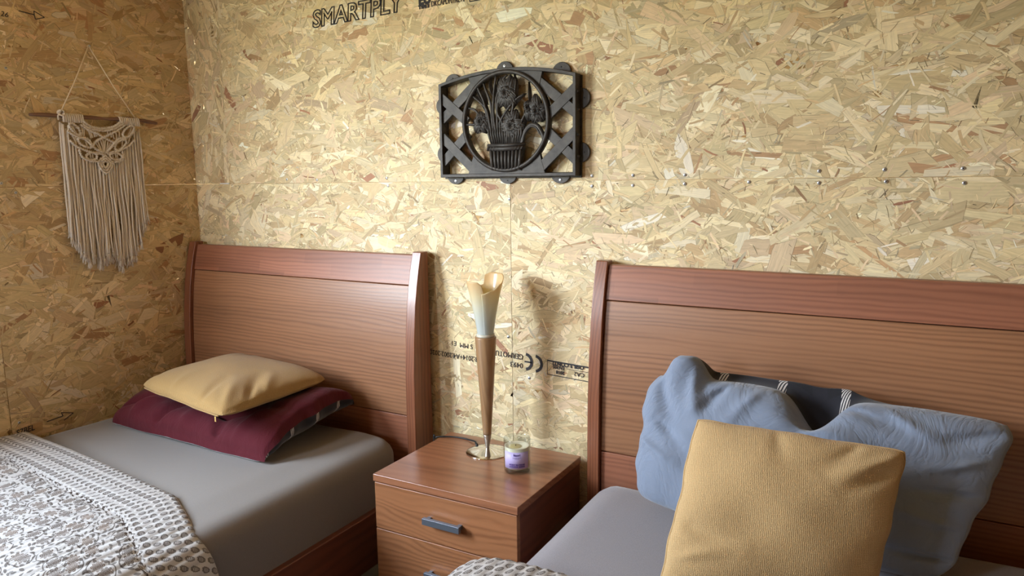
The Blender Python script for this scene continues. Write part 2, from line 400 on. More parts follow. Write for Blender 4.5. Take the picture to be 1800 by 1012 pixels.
# ------------------------------------------------------------------ mesh helpers
class MB:
    def __init__(s): s.v = []; s.f = []; s.mi = []; s.uv = []; s.sm = []
    def add(s, verts, faces, mi=0, uv=None, smooth=False):
        b = len(s.v); s.v.extend([tuple(p) for p in verts])
        for k, f in enumerate(faces):
            s.f.append(tuple(i + b for i in f)); s.mi.append(mi); s.sm.append(smooth)
            s.uv.append([uv[i] for i in f] if uv is not None else None)
    def box(s, x0, x1, y0, y1, z0, z1, mi=0):
        vs = [(x, y, z) for x in (x0, x1) for y in (y0, y1) for z in (z0, z1)]
        s.add(vs, [(0, 1, 3, 2), (4, 6, 7, 5), (0, 4, 5, 1), (2, 3, 7, 6), (0, 2, 6, 4), (1, 5, 7, 3)], mi)
    def tube(s, pts, r, seg=6, mi=0, cap=True):
        pts = [Vector(p) for p in pts]; n = len(pts)
        rr = r if isinstance(r, (list, tuple)) else [r] * n
        t0 = (pts[1] - pts[0]).normalized()
        nrm = t0.orthogonal().normalized(); vs = []
        for i, p in enumerate(pts):
            t = (pts[min(i + 1, n - 1)] - pts[max(i - 1, 0)])
            t = t.normalized() if t.length > 1e-9 else t0
            nrm = (nrm - t * nrm.dot(t)); nrm = nrm.normalized() if nrm.length > 1e-6 else t.orthogonal().normalized()
            bn = t.cross(nrm)
            for k in range(seg):
                a = 2 * math.pi * k / seg
                vs.append(p + (nrm * math.cos(a) + bn * math.sin(a)) * rr[i])
        fs = [(i * seg + k, i * seg + (k + 1) % seg, (i + 1) * seg + (k + 1) % seg, (i + 1) * seg + k) for i in range(n - 1) for k in range(seg)]
        if cap: fs += [tuple(range(seg))[::-1], tuple((n - 1) * seg + k for k in range(seg))]
        s.add(vs, fs, mi, smooth=True)
    def lathe(s, prof, seg=48, mi=0, c=(0, 0, 0), closed=False):
        n = len(prof); vs = []
        for r, z in prof:
            for k in range(seg):
                a = 2 * math.pi * k / seg; vs.append((c[0] + r * math.cos(a), c[1] + r * math.sin(a), c[2] + z))
        fs = [(i * seg + k, i * seg + (k + 1) % seg, (i + 1) * seg + (k + 1) % seg, (i + 1) * seg + k) for i in range(n - 1) for k in range(seg)]
        if closed: fs += [((n - 1) * seg + k, (n - 1) * seg + (k + 1) % seg, (k + 1) % seg, k) for k in range(seg)]
        else:
            if prof[0][0] > 1e-6: fs.append(tuple(range(seg))[::-1])
            if prof[-1][0] > 1e-6: fs.append(tuple((n - 1) * seg + k for k in range(seg)))
        s.add(vs, fs, mi, smooth=True)
    def prism(s, poly, y0, y1, mi=0):       # poly in (x, z), extruded along y
        n = len(poly)
        vs = [(x, y0, z) for x, z in poly] + [(x, y1, z) for x, z in poly]
        s.add(vs, [tuple(range(n)), tuple(range(n, 2 * n))[::-1]] + [(i, (i + 1) % n, n + (i + 1) % n, n + i)[::-1] for i in range(n)], mi)
    def build(s, name, mats, parent=None, loc=None, bevel=0.0, segs=2, ang=35, subsurf=0, fixn=True):
        me = bpy.data.meshes.new(name); me.from_pydata(s.v, [], s.f)
        mats = mats if isinstance(mats, (list, tuple)) else [mats]
        for m in mats: me.materials.append(m)
        me.polygons.foreach_set('material_index', s.mi)
        me.polygons.foreach_set('use_smooth', s.sm if not bevel else [True] * len(s.f))
        if any(u is not None for u in s.uv):
            l = me.uv_layers.new(name='UVMap'); fl = []
            for f, u in zip(s.f, s.uv): fl.extend([c for p in (u or [(0, 0)] * len(f)) for c in p[:2]])
            l.data.foreach_set('uv', fl)
        me.update()
        if fixn:
            import bmesh
            b = bmesh.new(); b.from_mesh(me); bmesh.ops.recalc_face_normals(b, faces=b.faces); b.to_mesh(me); b.free()
        o = bpy.data.objects.new(name, me); COL.objects.link(o)
        if parent is not None: o.parent = parent
        if loc is not None: o.location = loc
        if bevel:
            md = o.modifiers.new('bevel', 'BEVEL'); md.width = bevel; md.segments = segs; md.limit_method = 'ANGLE'; md.angle_limit = math.radians(ang); md.harden_normals = True
        if subsurf:
            md = o.modifiers.new('subd', 'SUBSURF'); md.levels = subsurf; md.render_levels = subsurf
        return o
def tag(o, label=None, cat=None, group=None, kind=None):
    if label: o['label'] = label
    if cat: o['category'] = cat
    if group: o['group'] = group
    if kind: o['kind'] = kind
    return o
def thing(name, label, cat, loc=(0, 0, 0), group=None, rot=None):
    o = bpy.data.objects.new(name, None); COL.objects.link(o); o.location = loc
    if rot: o.rotation_euler = rot
    o.empty_display_size = 0.1
    return tag(o, label, cat, group)
def boxo(name, b, mat, parent=None, bevel=0.0, loc=None):
    m = MB(); m.box(*b); return m.build(name, mat, parent, loc, bevel)
def spline(pts, n):
    """Catmull-Rom through pts, n samples per span"""
    P = [Vector(p) for p in pts]; P = [P[0] * 2 - P[1]] + P + [P[-1] * 2 - P[-2]]
    out = []
    for i in range(1, len(P) - 2):
        for k in range(n):
            t = k / n; a, b, c, d = P[i - 1:i + 3]
            out.append(0.5 * ((2 * b) + (c - a) * t + (2 * a - 5 * b + 4 * c - d) * t * t + (3 * b - a - 3 * c + d) * t ** 3))
    out.append(P[-2]); return out

# ------------------------------------------------------------------ room shell
CH, CF = 1.84, 2.35        # ceiling height at the bed wall and at the front wall
fl = boxo('floor', (XL, XR, YF, 0.0, -0.05, 0.0), M['floor']); tag(fl, kind='structure')
m = MB(); m.add([(XL - .02, 0.02, CH), (XR + .02, 0.02, CH), (XR + .02, YF - .02, CF), (XL - .02, YF - .02, CF), (XL - .02, 0.02, CH + .05), (XR + .02, 0.02, CH + .05), (XR + .02, YF - .02, CF + .05), (XL - .02, YF - .02, CF + .05)],
      [(0, 1, 2, 3), (7, 6, 5, 4), (0, 4, 5, 1), (1, 5, 6, 2), (2, 6, 7, 3), (3, 7, 4, 0)])
tag(m.build('ceiling', M['board']), kind='structure')

def flake_mesh(name, panels, mapf, base_rects, n_big, n_small, seed, horiz=0.75, hue=(1, 1, 1), tone=1.0, vertical=()):
    """oriented-strand board: thousands of individual flat wood strands lying over and through each other.
    panels: (a0, a1, b0, b1) rectangles in wall coordinates; mapf(a, b, d) -> xyz arrays, d = height above the board"""
    R = np.random.default_rng(seed)
    V = []; LV = []; C = []; U = []
    pal = np.array([sr(214, 196, 154), sr(222, 206, 168), sr(207, 187, 145), sr(229, 216, 184), sr(196, 169, 128), sr(214, 191, 156), sr(182, 147, 110), sr(202, 179, 138), sr(234, 226, 206), sr(162, 118, 90)]) * 1.04
    pw = np.array([.28, .19, .20, .07, .08, .10, .02, .08, .014, .006]); pw /= pw.sum()
    for pi, (a0, a1, b0, b1) in enumerate(panels):
        area = (a1 - a0) * (b1 - b0)
        for kind, dens in (('big', n_big), ('mid', n_small), ('sliver', n_small * 1.0)):
            n = int(area * dens)
            if kind == 'big':
                L = R.uniform(.045, .15, n) * R.uniform(.6, 1.1, n); W = np.clip(R.lognormal(math.log(.019), .5, n), .005, .05)
            elif kind == 'mid':
                L = R.uniform(.012, .05, n); W = R.uniform(.002, .007, n)
            else:
                L = R.uniform(.006, .026, n); W = R.uniform(.0005, .0016, n)
            sp = np.where(R.random(n) < horiz, R.normal(0, 0.42, n), R.uniform(-1.57, 1.57, n))
            if pi in vertical: sp = sp + math.pi / 2
            if kind != 'big': sp = R.uniform(-1.57, 1.57, n) * .9
            ca, sa = np.cos(sp), np.sin(sp)
            cx = R.uniform(a0 - .02, a1 + .02, n); cz = R.uniform(b0 - .01, b1 + .01, n)
            # 10-point outline
            tx = np.array([-.5, -.25, 0, .25, .5, .5, .25, 0, -.25, -.5]); tz = np.array([-.5, -.5, -.5, -.5, -.5, .5, .5, .5, .5, .5])
            X = tx[None, :] * L[:, None]; Z = tz[None, :] * W[:, None]
            Z = Z * (1 + R.uniform(-.22, .1, (n, 10)))
            taper = R.random(n)
            k0 = np.where(taper < .35, R.uniform(.1, .7, n), 1.0); k1 = np.where(R.random(n) < .35, R.uniform(.1, .7, n), 1.0)
            Z[:, [0, 9]] *= k0[:, None]; Z[:, [4, 5]] *= k1[:, None]
            sk = R.uniform(-.45, .45, n) * W; sk2 = R.uniform(-.45, .45, n) * W
            X[:, 0] -= sk; X[:, 9] += sk; X[:, 4] += sk2; X[:, 5] -= sk2
            bow = R.normal(0, .02, n) * L
            Z = Z + bow[:, None] * (1 - (2 * tx[None, :]) ** 2)
            A = cx[:, None] + X * ca[:, None] - Z * sa[:, None]
            B = cz[:, None] + X * sa[:, None] + Z * ca[:, None]
            A = np.clip(A, a0 + .0003, a1 - .0003); B = np.clip(B, b0 + .0003, b1 - .0003)
            d0 = {'big': R.uniform(.0002, .0013, n), 'mid': R.uniform(.0008, .0016, n), 'sliver': R.uniform(.0010, .0018, n)}[kind]
            s1 = R.normal(0, .0012, n); s2 = R.normal(0, .004, n)
            D = d0[:, None] + X * s1[:, None] + Z * s2[:, None]
            D = np.clip(D, 0.00005, .003)
            idx = R.choice(len(pal), n, p=pw)
            col = pal[idx] * np.clip(R.normal(.97, .11, (n, 1)), .66, 1.2) * tone
            col *= 1 + R.normal(0, .008, (n, 3))
            if kind == 'mid': col *= R.choice([1.0, 1.08, .82, .6], (n, 1), p=[.5, .3, .17, .03])
            if kind == 'sliver': col = col * R.choice([.5, .75, 1.2, .22], (n, 1), p=[.25, .33, .36, .06])
            x, y, z = mapf(A, B, D)
            V.append(np.stack([x, y, z], -1).reshape(-1, 3)); LV.append(n)
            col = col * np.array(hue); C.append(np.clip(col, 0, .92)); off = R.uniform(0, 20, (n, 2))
            U.append(np.stack([X + off[:, :1], Z + off[:, 1:]], -1).reshape(-1, 2))
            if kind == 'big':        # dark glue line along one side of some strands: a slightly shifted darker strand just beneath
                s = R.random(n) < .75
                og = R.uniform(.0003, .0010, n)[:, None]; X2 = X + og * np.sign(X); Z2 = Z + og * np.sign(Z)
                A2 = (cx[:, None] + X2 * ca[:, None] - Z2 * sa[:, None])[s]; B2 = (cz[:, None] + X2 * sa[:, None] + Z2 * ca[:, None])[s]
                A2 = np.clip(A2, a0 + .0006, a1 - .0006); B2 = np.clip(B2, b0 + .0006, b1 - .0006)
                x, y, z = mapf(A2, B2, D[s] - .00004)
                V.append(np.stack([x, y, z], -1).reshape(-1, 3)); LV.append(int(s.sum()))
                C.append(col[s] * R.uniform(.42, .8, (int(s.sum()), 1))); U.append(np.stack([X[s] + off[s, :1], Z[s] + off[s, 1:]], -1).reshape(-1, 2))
    V = np.concatenate(V); C = np.concatenate(C); U = np.concatenate(U); nf = sum(LV)
    base_v = []; base_f = []
    for r in base_rects:
        a0, a1, b0, b1 = r
        x, y, z = mapf(np.array([a0, a1, a1, a0]), np.array([b0, b0, b1, b1]), np.zeros(4))
        x2, y2, z2 = mapf(np.array([a0, a1, a1, a0]), np.array([b0, b0, b1, b1]), np.full(4, -.018))
        b = len(base_v)
        base_v += list(zip(x, y, z)) + list(zip(x2, y2, z2))
        base_f += [tuple(b + i for i in f) for f in ((0, 1, 2, 3), (7, 6, 5, 4), (0, 4, 5, 1), (1, 5, 6, 2), (2, 6, 7, 3), (3, 7, 4, 0))]
    nb = len(base_v)
    allv = np.concatenate([np.array(base_v), V])
    me = bpy.data.meshes.new(name)
    me.vertices.add(len(allv)); me.vertices.foreach_set('co', allv.astype(np.float32).ravel())
    li = np.concatenate([np.array(base_f).ravel(), np.arange(len(V)) + nb])
    tot = np.concatenate([np.full(len(base_f), 4), np.full(nf, 10)]); st = np.concatenate([[0], np.cumsum(tot)[:-1]])
    me.loops.add(len(li)); me.loops.foreach_set('vertex_index', li.astype(np.int32))
    me.polygons.add(len(tot)); me.polygons.foreach_set('loop_start', st.astype(np.int32))
    me.materials.append(M['flakes']); me.materials.append(M['board'])
    mi = np.zeros(len(tot), np.int32); mi[:len(base_f)] = 1
    me.polygons.foreach_set('material_index', mi)
    me.update(calc_edges=True)
    uvl = me.uv_layers.new(name='UVMap')
    uvl.data.foreach_set('uv', np.concatenate([np.zeros((len(base_f) * 4, 2)), U]).astype(np.float32).ravel())
    at = me.color_attributes.new('Col', 'FLOAT_COLOR', 'CORNER')
    cc = np.concatenate([np.ones((len(base_f) * 4, 3)), np.repeat(C, 10, axis=0)])
    cc = np.concatenate([cc, np.ones((len(cc), 1))], 1)
    at.data.foreach_set('color', cc.astype(np.float32).ravel())
    me.validate()
    o = bpy.data.objects.new(name, me); COL.objects.link(o)
    return o

SEAM = 1.2205
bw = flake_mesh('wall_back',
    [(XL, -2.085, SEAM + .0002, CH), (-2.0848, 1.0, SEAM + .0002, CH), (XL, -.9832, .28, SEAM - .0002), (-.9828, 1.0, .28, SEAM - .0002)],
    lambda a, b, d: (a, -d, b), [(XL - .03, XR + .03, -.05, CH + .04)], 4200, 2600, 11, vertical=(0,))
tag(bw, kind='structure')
WL0, WL1 = WIN_L[0], WIN_L[1]
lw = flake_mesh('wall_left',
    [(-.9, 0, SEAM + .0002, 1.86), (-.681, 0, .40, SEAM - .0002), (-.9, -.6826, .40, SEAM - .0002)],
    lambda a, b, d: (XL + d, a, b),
    [(WL1, .02, -.05, 2.45), (YF - .03, WL0, -.05, 2.45), (WL0, WL1, -.05, WIN_L[2]), (WL0, WL1, WIN_L[3], 2.45)], 4200, 2400, 23, hue=(.90, .82, .73))  # browner board tint, also darkened to put this wall's shade into the colour
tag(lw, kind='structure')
rw = boxo('wall_right', (XR, XR + .018, YF, 0, -.05, 2.45), M['board']); tag(rw, kind='structure')
m = MB(); x0, x1, z0, z1 = WIN_FILL
for b in ((XL, x0, YF - .018, YF, -.05, 2.45), (x1, XR, YF - .018, YF, -.05, 2.45), (x0, x1, YF - .018, YF, -.05, z0), (x0, x1, YF - .018, YF, z1, 2.45)): m.box(*b)
tag(m.build('wall_front', M['board']), kind='structure')
# window frames (outside the photograph, they only shape the daylight; the front one is added for fill)
def win_frame(name, axis, a0, a1, z0, z1, pos):
    m = MB(); w = .045
    for (p, q, r, s) in ((a0, a1, z0, z0 + w), (a0, a1, z1 - w, z1), (a0, a0 + w, z0 + w, z1 - w), (a1 - w, a1, z0 + w, z1 - w), ((a0 + a1) / 2 - w / 2, (a0 + a1) / 2 + w / 2, z0 + w, z1 - w)):
        if axis == 'y': m.box(pos - .03, pos, p, q, r, s)
        else: m.box(p, q, pos - .03, pos, r, s)
    tag(m.build(name, M['whiteplastic']), kind='structure')
win_frame('window_1', 'y', *WIN_L, XL - .001)
win_frame('added_fill_window', 'x', *WIN_FILL, YF - .001)

# screws in the boards: parts of the wall
def screw_mesh():
    m = MB(); m.lathe([(0, -.0022), (.0012, -.0022), (.0042, -.0001), (.0040, .0005), (.0030, .0009), (0, .0011)], 14, 0)
    m.lathe([(0, .0010), (.0014, .00125), (0, .0013)], 8, 1)
    return m
def add_screw(parent, x, z, wall='back'):
    o = screw_mesh().build('screw', [M['zinc'], M['darkhole']], parent)
    if wall == 'back': o.location = (x, -.0022, z); o.rotation_euler = (math.pi / 2, 0, 0)
    else: o.location = (XL + .0022, x, z); o.rotation_euler = (0, math.pi / 2, 0)
for x, z in ((-.744, 1.232), (-.744, 1.206), (-.635, 1.232), (-.635, 1.207), (-.505, 1.231), (-.505, 1.21), (-.356, 1.213), (-.208, 1.236), (-.207, 1.21), (-.08, 1.237), (-.076, 1.212), (.061, 1.237), (.065, 1.208), (-1.813, 1.233), (-1.682, 1.230), (-1.404, 1.233), (-1.40, 1.21), (-.986, 1.172), (-.995, .79), (-.93, .68)):
    add_screw(bw, x, z)
for y, z in ((-.635, 1.232), (-.60, 1.205), (-.59, 1.548), (-.66, .545)): add_screw(lw, y, z, 'left')
boxo('spacer', (-2.128, -2.083, -.006, -.0015, 1.219, 1.2235), M['whiteplastic'], bw, .0005)['label'] = 'white plastic spacer in the joint'

# stamped lettering
def text_part(parent, s, loc, size, rot=0.0, wall='back', flip=False, shear=0.0, outline=False, bold=0.0, sx=1.0, name='stamped_lettering', label=None, mat=None, eul=None):
    cu = bpy.data.curves.new(name, 'FONT'); cu.body = s; cu.size = size; cu.shear = shear; cu.align_x = 'LEFT'
    cu.resolution_u = 3
    if outline: cu.fill_mode = 'NONE'; cu.bevel_depth = .0017; cu.bevel_resolution = 0; cu.offset = bold
    else: cu.extrude = 0.0002; cu.offset = bold
    tmp = bpy.data.objects.new(name, cu); COL.objects.link(tmp)
    dg = bpy.context.evaluated_depsgraph_get(); me = bpy.data.meshes.new_from_object(tmp.evaluated_get(dg))
    bpy.data.objects.remove(tmp)
    if flip: rot = rot + math.pi
    T = Matrix.Diagonal((sx, 1, 1, 1)).to_4x4()
    base = Euler((math.pi / 2, 0, 0)).to_matrix().to_4x4() if wall == 'back' else (Matrix.Rotation(math.pi / 2, 4, 'Z') @ Euler((math.pi / 2, 0, 0)).to_matrix().to_4x4())
    me.transform(base @ Matrix.Rotation(rot, 4, 'Z') @ T)
    me.materials.clear(); me.materials.append(mat or M['ink'])
    o = bpy.data.objects.new(name, me); COL.objects.link(o); o.parent = parent; o.location = loc
    if label: o['label'] = label
    return o
def bar(parent, p, q, w, wall='back', name='stamped_line', d=.0023):
    """thin printed line from p to q in wall coordinates"""
    a = Vector((p[0], p[1])); b = Vector((q[0], q[1])); n = Vector((-(b - a).y, (b - a).x)).normalized() * w / 2
    m = MB(); pts = [a + n, b + n, b - n, a - n]
    if wall == 'back': m.add([(u, -d, v) for u, v in pts] + [(u, -d + .0004, v) for u, v in pts], [(0, 1, 2, 3), (7, 6, 5, 4), (0, 4, 5, 1), (1, 5, 6, 2), (2, 6, 7, 3), (3, 7, 4, 0)])
    else: m.add([(XL + d, u, v) for u, v in pts] + [(XL + d - .0004, u, v) for u, v in pts], [(0, 1, 2, 3), (7, 6, 5, 4), (0, 4, 5, 1), (1, 5, 6, 2), (2, 6, 7, 3), (3, 7, 4, 0)])
    return m.build(name, M['ink'], parent)
TD = -.0026
text_part(bw, 'SMARTPLY', (-1.668, TD, 1.690), .068, .030, shear=.12, outline=True, bold=.0015, sx=1.06, label='outlined black lettering along the top of the board')
text_part(bw, 'EU', (-1.268, TD, 1.708), .038, .03, bold=.002, sx=.9)
text_part(bw, 'TYPE 3', (-1.268, TD, 1.697), .012, .03, bold=.001)
text_part(bw, 'DKCAPDF01REVE', (-1.226, TD, 1.699), .020, .01, bold=.0002, sx=.72)
bar(bw, (-1.10, 1.697), (-1.055, 1.6985), .0026); bar(bw, (-1.10, 1.697), (-1.10, 1.72), .0026)
# upside-down stamp by the lamp: flipped, so the anchor is the right-hand end
sl = -.035
text_part(bw, '0493:2014+A4:2002:2020', (-1.068, TD, .7195), .021, sl, flip=True, sx=.90)
text_part(bw, 'E1', (-1.168, TD, .760), .020, sl, flip=True)
text_part(bw, 'S MM', (-1.112, TD, .756), .020, sl, flip=True)
text_part(bw, 'GERMOTUREV', (-.948, TD, .7445), .022, sl, flip=True, sx=.86)
text_part(bw, '0493', (-.9485, TD, .719), .021, sl, flip=True)
# CE mark made of arcs
def arc(parent, cx, cz, r, w, a0, a1, bar_=False):
    m = MB(); n = 18; pts = []
    for i in range(n + 1):
        a = a0 + (a1 - a0) * i / n; pts.append((a, r + w / 2, r - w / 2))
    vs = [(cx + ro * math.cos(a), TD, cz + ro * math.sin(a)) for a, ro, ri in pts] + [(cx + ri * math.cos(a), TD, cz + ri * math.sin(a)) for a, ro, ri in pts]
    m.add(vs, [(i, i + 1, n + 2 + i, n + 1 + i) for i in range(n)])
    if bar_: m.add([(cx - .001, TD, cz + .0025), (cx + r, TD, cz + .0015), (cx + r, TD, cz - .003), (cx - .001, TD, cz - .002)], [(0, 1, 2, 3)])
    o = m.build('stamped_mark', M['ink'], parent, fixn=False); return o
arc(bw, -.943, .7255, .0215, .0080, -1.40, 1.40, True)
arc(bw, -.9125, .7235, .0215, .0080, -1.40, 1.40)
# framed box on the right
bar(bw, (-.8735, .7365), (-.70, .728), .0040); bar(bw, (-.8735, .7365), (-.8735, .698), .0016)
bar(bw, (-.8735, .698), (-.70, .689), .0020); bar(bw, (-.815, .7195), (-.70, .714), .0012)
text_part(bw, 'OSB 3 CONTI', (-.765, TD, .7325), .0145, sl, flip=True, bold=.0006, sx=1.05)
text_part(bw, 'EN300', (-.822, TD, .7235), .0125, sl, flip=True, bold=.0003)
text_part(bw, '2018', (-.822, TD, .7105), .0125, sl, flip=True, bold=.0005)
text_part(bw, 'CA2', (-.763, TD, .713), .0165, sl, flip=True)
# left wall stamps
text_part(lw, 'USAL', (XL + .0026, -.628, 1.722), .016, -.05, wall='left', shear=.2, bold=.0006, sx=1.1)
text_part(lw, '126', (XL + .0026, -.600, 1.688), .019, -.05, wall='left', shear=.2, outline=False, sx=1.1)
bar(lw, (-.540, 1.7095), (-.498, 1.706), .0026, 'left')
for p, q in (((-.498, 1.7165), (-.470, 1.7035)), ((-.470, 1.7035), (-.496, 1.694)), ((-.498, 1.7165), (-.498, 1.706)), ((-.498, 1.706), (-.496, 1.694))): bar(lw, p, q, .0022, 'left')
text_part(lw, 'S7BEL', (XL + .0026, -.672, .508), .024, .06, wall='left', shear=.2, bold=.0003, sx=.85)
bar(lw, (-.585, .5245), (-.535, .5285), .0026, 'left')
for p, q in (((-.54, .540), (-.505, .529)), ((-.505, .529), (-.535, .514)), ((-.54, .540), (-.537, .528))): bar(lw, p, q, .0024, 'left')

# ------------------------------------------------------------------ beds
PROF = [(0.0, -.098), (.30, -.101), (.46, -.1035), (.56, -.1035), (.67, -.102), (.77, -.096), (.87, -.085), (.93, -.074), (.98, -.062), (1.022, -.050)]
def yf(z):
    for (z0, y0), (z1, y1) in zip(PROF, PROF[1:]):
        if z <= z1: return y0 + (y1 - y0) * (z - z0) / (z1 - z0)
    return PROF[-1][1]
def headboard(root, x0, x1, back=-.018):
    """curved side posts with a top rail, a wide middle panel and a lower panel between them; x relative to the bed"""
    pw = .032
    for xa in (x0, x1 - pw):
        m = MB(); zs = [0, .15, .3, .46, .56, .62, .67, .72, .77, .82, .87, .90, .93, .96, .98, 1.0, 1.022]
        poly = [(yf(z), z) for z in zs] + [(back, 1.022), (back, 0)]
        n = len(poly); vs = [(xa, y, z) for y, z in poly] + [(xa + pw, y, z) for y, z in poly]
        m.add(vs, [tuple(range(n))[::-1], tuple(range(n, 2 * n))] + [(i, (i + 1) % n, n + (i + 1) % n, n + i) for i in range(n)])
        m.build('post', M['wood_z'], root, bevel=.0025, ang=40)
    def curved(name, z0, z1, setb, th, mat):
        m = MB(); k = 14; zz = [z0 + (z1 - z0) * i / k for i in range(k + 1)]
        poly = [(yf(z) + setb, z) for z in zz] + [(yf(z) + setb + th, z) for z in reversed(zz)]
        n = len(poly); xa, xb = x0 + pw + .0005, x1 - pw - .0005
        vs = [(xa, y, z) for y, z in poly] + [(xb, y, z) for y, z in poly]
        m.add(vs, [tuple(range(n))[::-1], tuple(range(n, 2 * n))] + [(i, (i + 1) % n, n + (i + 1) % n, n + i) for i in range(n)])
        return m.build(name, mat, root, bevel=.002, ang=40)
    curved('top_rail', .9265, 1.012, .010, .024, M['wood_rail'])
    curved('middle_panel', .5445, .9245, .013, .018, M['wood_x'])
    curved('lower_panel', .22, .5425, .012, .018, M['wood_rail'])
def make_bed(x0, x1, label, dz_l=0.0):
    root = thing('bed', label, 'bed', (0, 0, 0))
    headboard(root, x0, x1)
    for xa in (x0 + .012, x1 - .042):
        boxo('side_rail', (xa, xa + .022, -2.05, -.105, .17, .325), M['wood_side'], root, .003)
    boxo('foot_rail', (x0 + .012, x1 - .02, -2.08, -2.052, .12, .36), M['wood_rail'], root, .003)
    for xa in (x0 + .012, x1 - .07):
        boxo('leg', (xa + .022, xa + .062, -2.05, -2.0, 0, .165), M['wood_z'], root, .003)
    boxo('slatted_base', (x0 + .036, x1 - .044, -2.04, -.115, .24, .262), M['wood_side'], root)
    return root
make_bed(-2.252, -1.250, 'reddish-brown pine bed in the left corner, glossy curved headboard against the left wall')
make_bed(-.712, .80, 'reddish-brown pine bed on the right, wide matt headboard behind the blue pillow')

def mattress(name, x0, x1, y0, y1, z0, z1, r, mat, label, dent=None, nx=90, ny=110, fac=None):
    """a fitted-sheet mattress: superellipse-rounded rim"""
    m = MB()
    def prof(a, lo, hi, r):    # arc-length 0..1 along a section from bottom lo side, over the top, to the hi side
        return a
    # param: ring sections around; build as grid over top + sides with rounded edges
    us = []
    H = z1 - z0
    def sect(lo, hi, n):
        L = hi - lo; total = 2 * (H - r) + math.pi * r + (L - 2 * r); out = []
        for i in range(n + 1):
            s = total * i / n
            if s < H - r: out.append((lo, z0 + s, s))
            elif s < H - r + math.pi / 2 * r:
                a = (s - (H - r)) / r; out.append((lo + r - r * math.cos(a), z1 - r + r * math.sin(a), s))
            elif s < total - (H - r) - math.pi / 2 * r: out.append((lo + r + (s - (H - r) - math.pi / 2 * r), z1, s))
            elif s < total - (H - r):
                a = (total - (H - r) - s) / r; out.append((hi - r + r * math.cos(a), z1 - r + r * math.sin(a), s))
            else: out.append((hi, z0 + (total - s), s))
        return out
    SX = sect(x0, x1, nx); SY = sect(y0, y1, ny)
    vs = []; R = random.Random(3)
    for (y, zy, _) in SY:
        for (x, zx, _) in SX:
            z = min(zx, zy)
            # rounded corner in plan
            px, py = x, y; rc = .075
            for cx, sx_ in ((x0 + rc, -1), (x1 - rc, 1)):
                for cy, sy_ in ((y0 + rc, -1), (y1 - rc, 1)):
                    if (px - cx) * sx_ > 0 and (py - cy) * sy_ > 0:
                        dx, dy = px - cx, py - cy; mx = max(abs(dx), abs(dy)); ln = math.hypot(dx, dy)
                        if ln > 0: px, py = cx + dx * mx / ln, cy + dy * mx / ln
            if dent: z = z + dent(px, py) * min(1, max(0, (z - z0) / H))
            vs.append((px, py, z))
    w = nx + 1
    m.add(vs, [(j * w + i, j * w + i + 1, (j + 1) * w + i + 1, (j + 1) * w + i) for j in range(ny) for i in range(nx)], smooth=True)
    o = m.build(name, mat); tag(o, label, 'mattress'); return o
def dent_l(x, y):
    return -.012 * math.exp(-((x + 1.85) / .35) ** 2 - ((y + .28) / .22) ** 2) + .0015 * math.sin(x * 17 + y * 6) - .010 * max(0, (y + .16) / .06 if y > -.16 else 0) - .012 * max(0, min(1, (x + 1.42) / .12))
def dent_r(x, y):
    return -.012 * math.exp(-((x + .15) / .33) ** 2 - ((y + .40) / .2) ** 2) + .0012 * math.sin(x * 14 + y * 9)
mattress('mattress', -2.246, -1.288, -2.03, -.112, .264, .497, .048, M['sheet_l'], 'mattress of the left bed in a smooth taupe-grey fitted sheet', dent_l)
mattress('mattress', -.672, .755, -2.03, -.112, .264, .500, .085, M['sheet_r'], 'mattress of the right bed in a textured lilac-grey fitted sheet', dent_r)

# ------------------------------------------------------------------ quilts
def quilt(label, xs, zs, yedge, length, th, nu, nv, ripple, extra=None, amp=.0036, pitch=.021):
    """a stitched cover draped over the bed: xs/zs give the section across the bed, yedge(u) the head edge"""
    pts = spline([(x, 0, z) for x, z in zip(xs, zs)], 24)
    d = [0]
    for a, b in zip(pts, pts[1:]): d.append(d[-1] + (b - a).length)
    tot = d[-1]
    def at(s):
        s = min(max(s, 0), tot - 1e-6); lo, hi = 0, len(d) - 1
        while hi - lo > 1:
            mid = (lo + hi) // 2
            if d[mid] <= s: lo = mid
            else: hi = mid
        f = (s - d[lo]) / max(1e-9, d[hi] - d[lo]); p = pts[lo].lerp(pts[hi], f)
        t = (pts[hi] - pts[lo]).normalized(); n = Vector((-t.z, 0, t.x)); 
        return p, n
    m = MB(); top = []; uv = []; bot = []
    for j in range(nv + 1):
        v = length * (j / nv) ** 1.25
        for i in range(nu + 1):
            u = tot * i / nu
            p, n = at(u); y = yedge(u / tot) - v
            ph = math.pi * (u / pitch + .25 * math.sin(v * 9 + u * 3))
            puff = amp * (abs(math.sin(ph)) ** .6 - .55) * min(1, v / .008)
            pseam = -.004 * math.exp(-((v - .135) / .004) ** 2)
            edge = th * (1 - math.exp(-v / .006)) * .8
            ex = extra(p.x, y, u / tot, v) if extra else 0
            q = p + n * (edge + puff + pseam + ripple(u, v) + ex)
            top.append((q.x, y + .0, q.z)); uv.append((u, v)); 
            qb = p + n * (.0005 + ex * 1.0 + min(0, ripple(u, v))); bot.append((qb.x, y, qb.z))
    w = nu + 1; N = len(top)
    faces = [(j * w + i, j * w + i + 1, (j + 1) * w + i + 1, (j + 1) * w + i) for j in range(nv) for i in range(nu)]
    rim = [i for i in range(w)]
    allv = top + bot; alluv = uv + uv
    fb = [tuple(N + k for k in reversed(f)) for f in faces]
    fr = [(i + 1, i, N + i, N + i + 1) for i in range(nu)] + [(j * w, (j + 1) * w, N + (j + 1) * w, N + j * w) for j in range(nv)] + [((j + 1) * w + nu, j * w + nu, N + j * w + nu, N + (j + 1) * w + nu) for j in range(nv)]
    m.add(allv, faces + fb + fr, 0, alluv, True)
    o = m.build('quilt', M['quilt']); tag(o, label, 'quilt', 'printed quilts over the foot of the beds'); return o
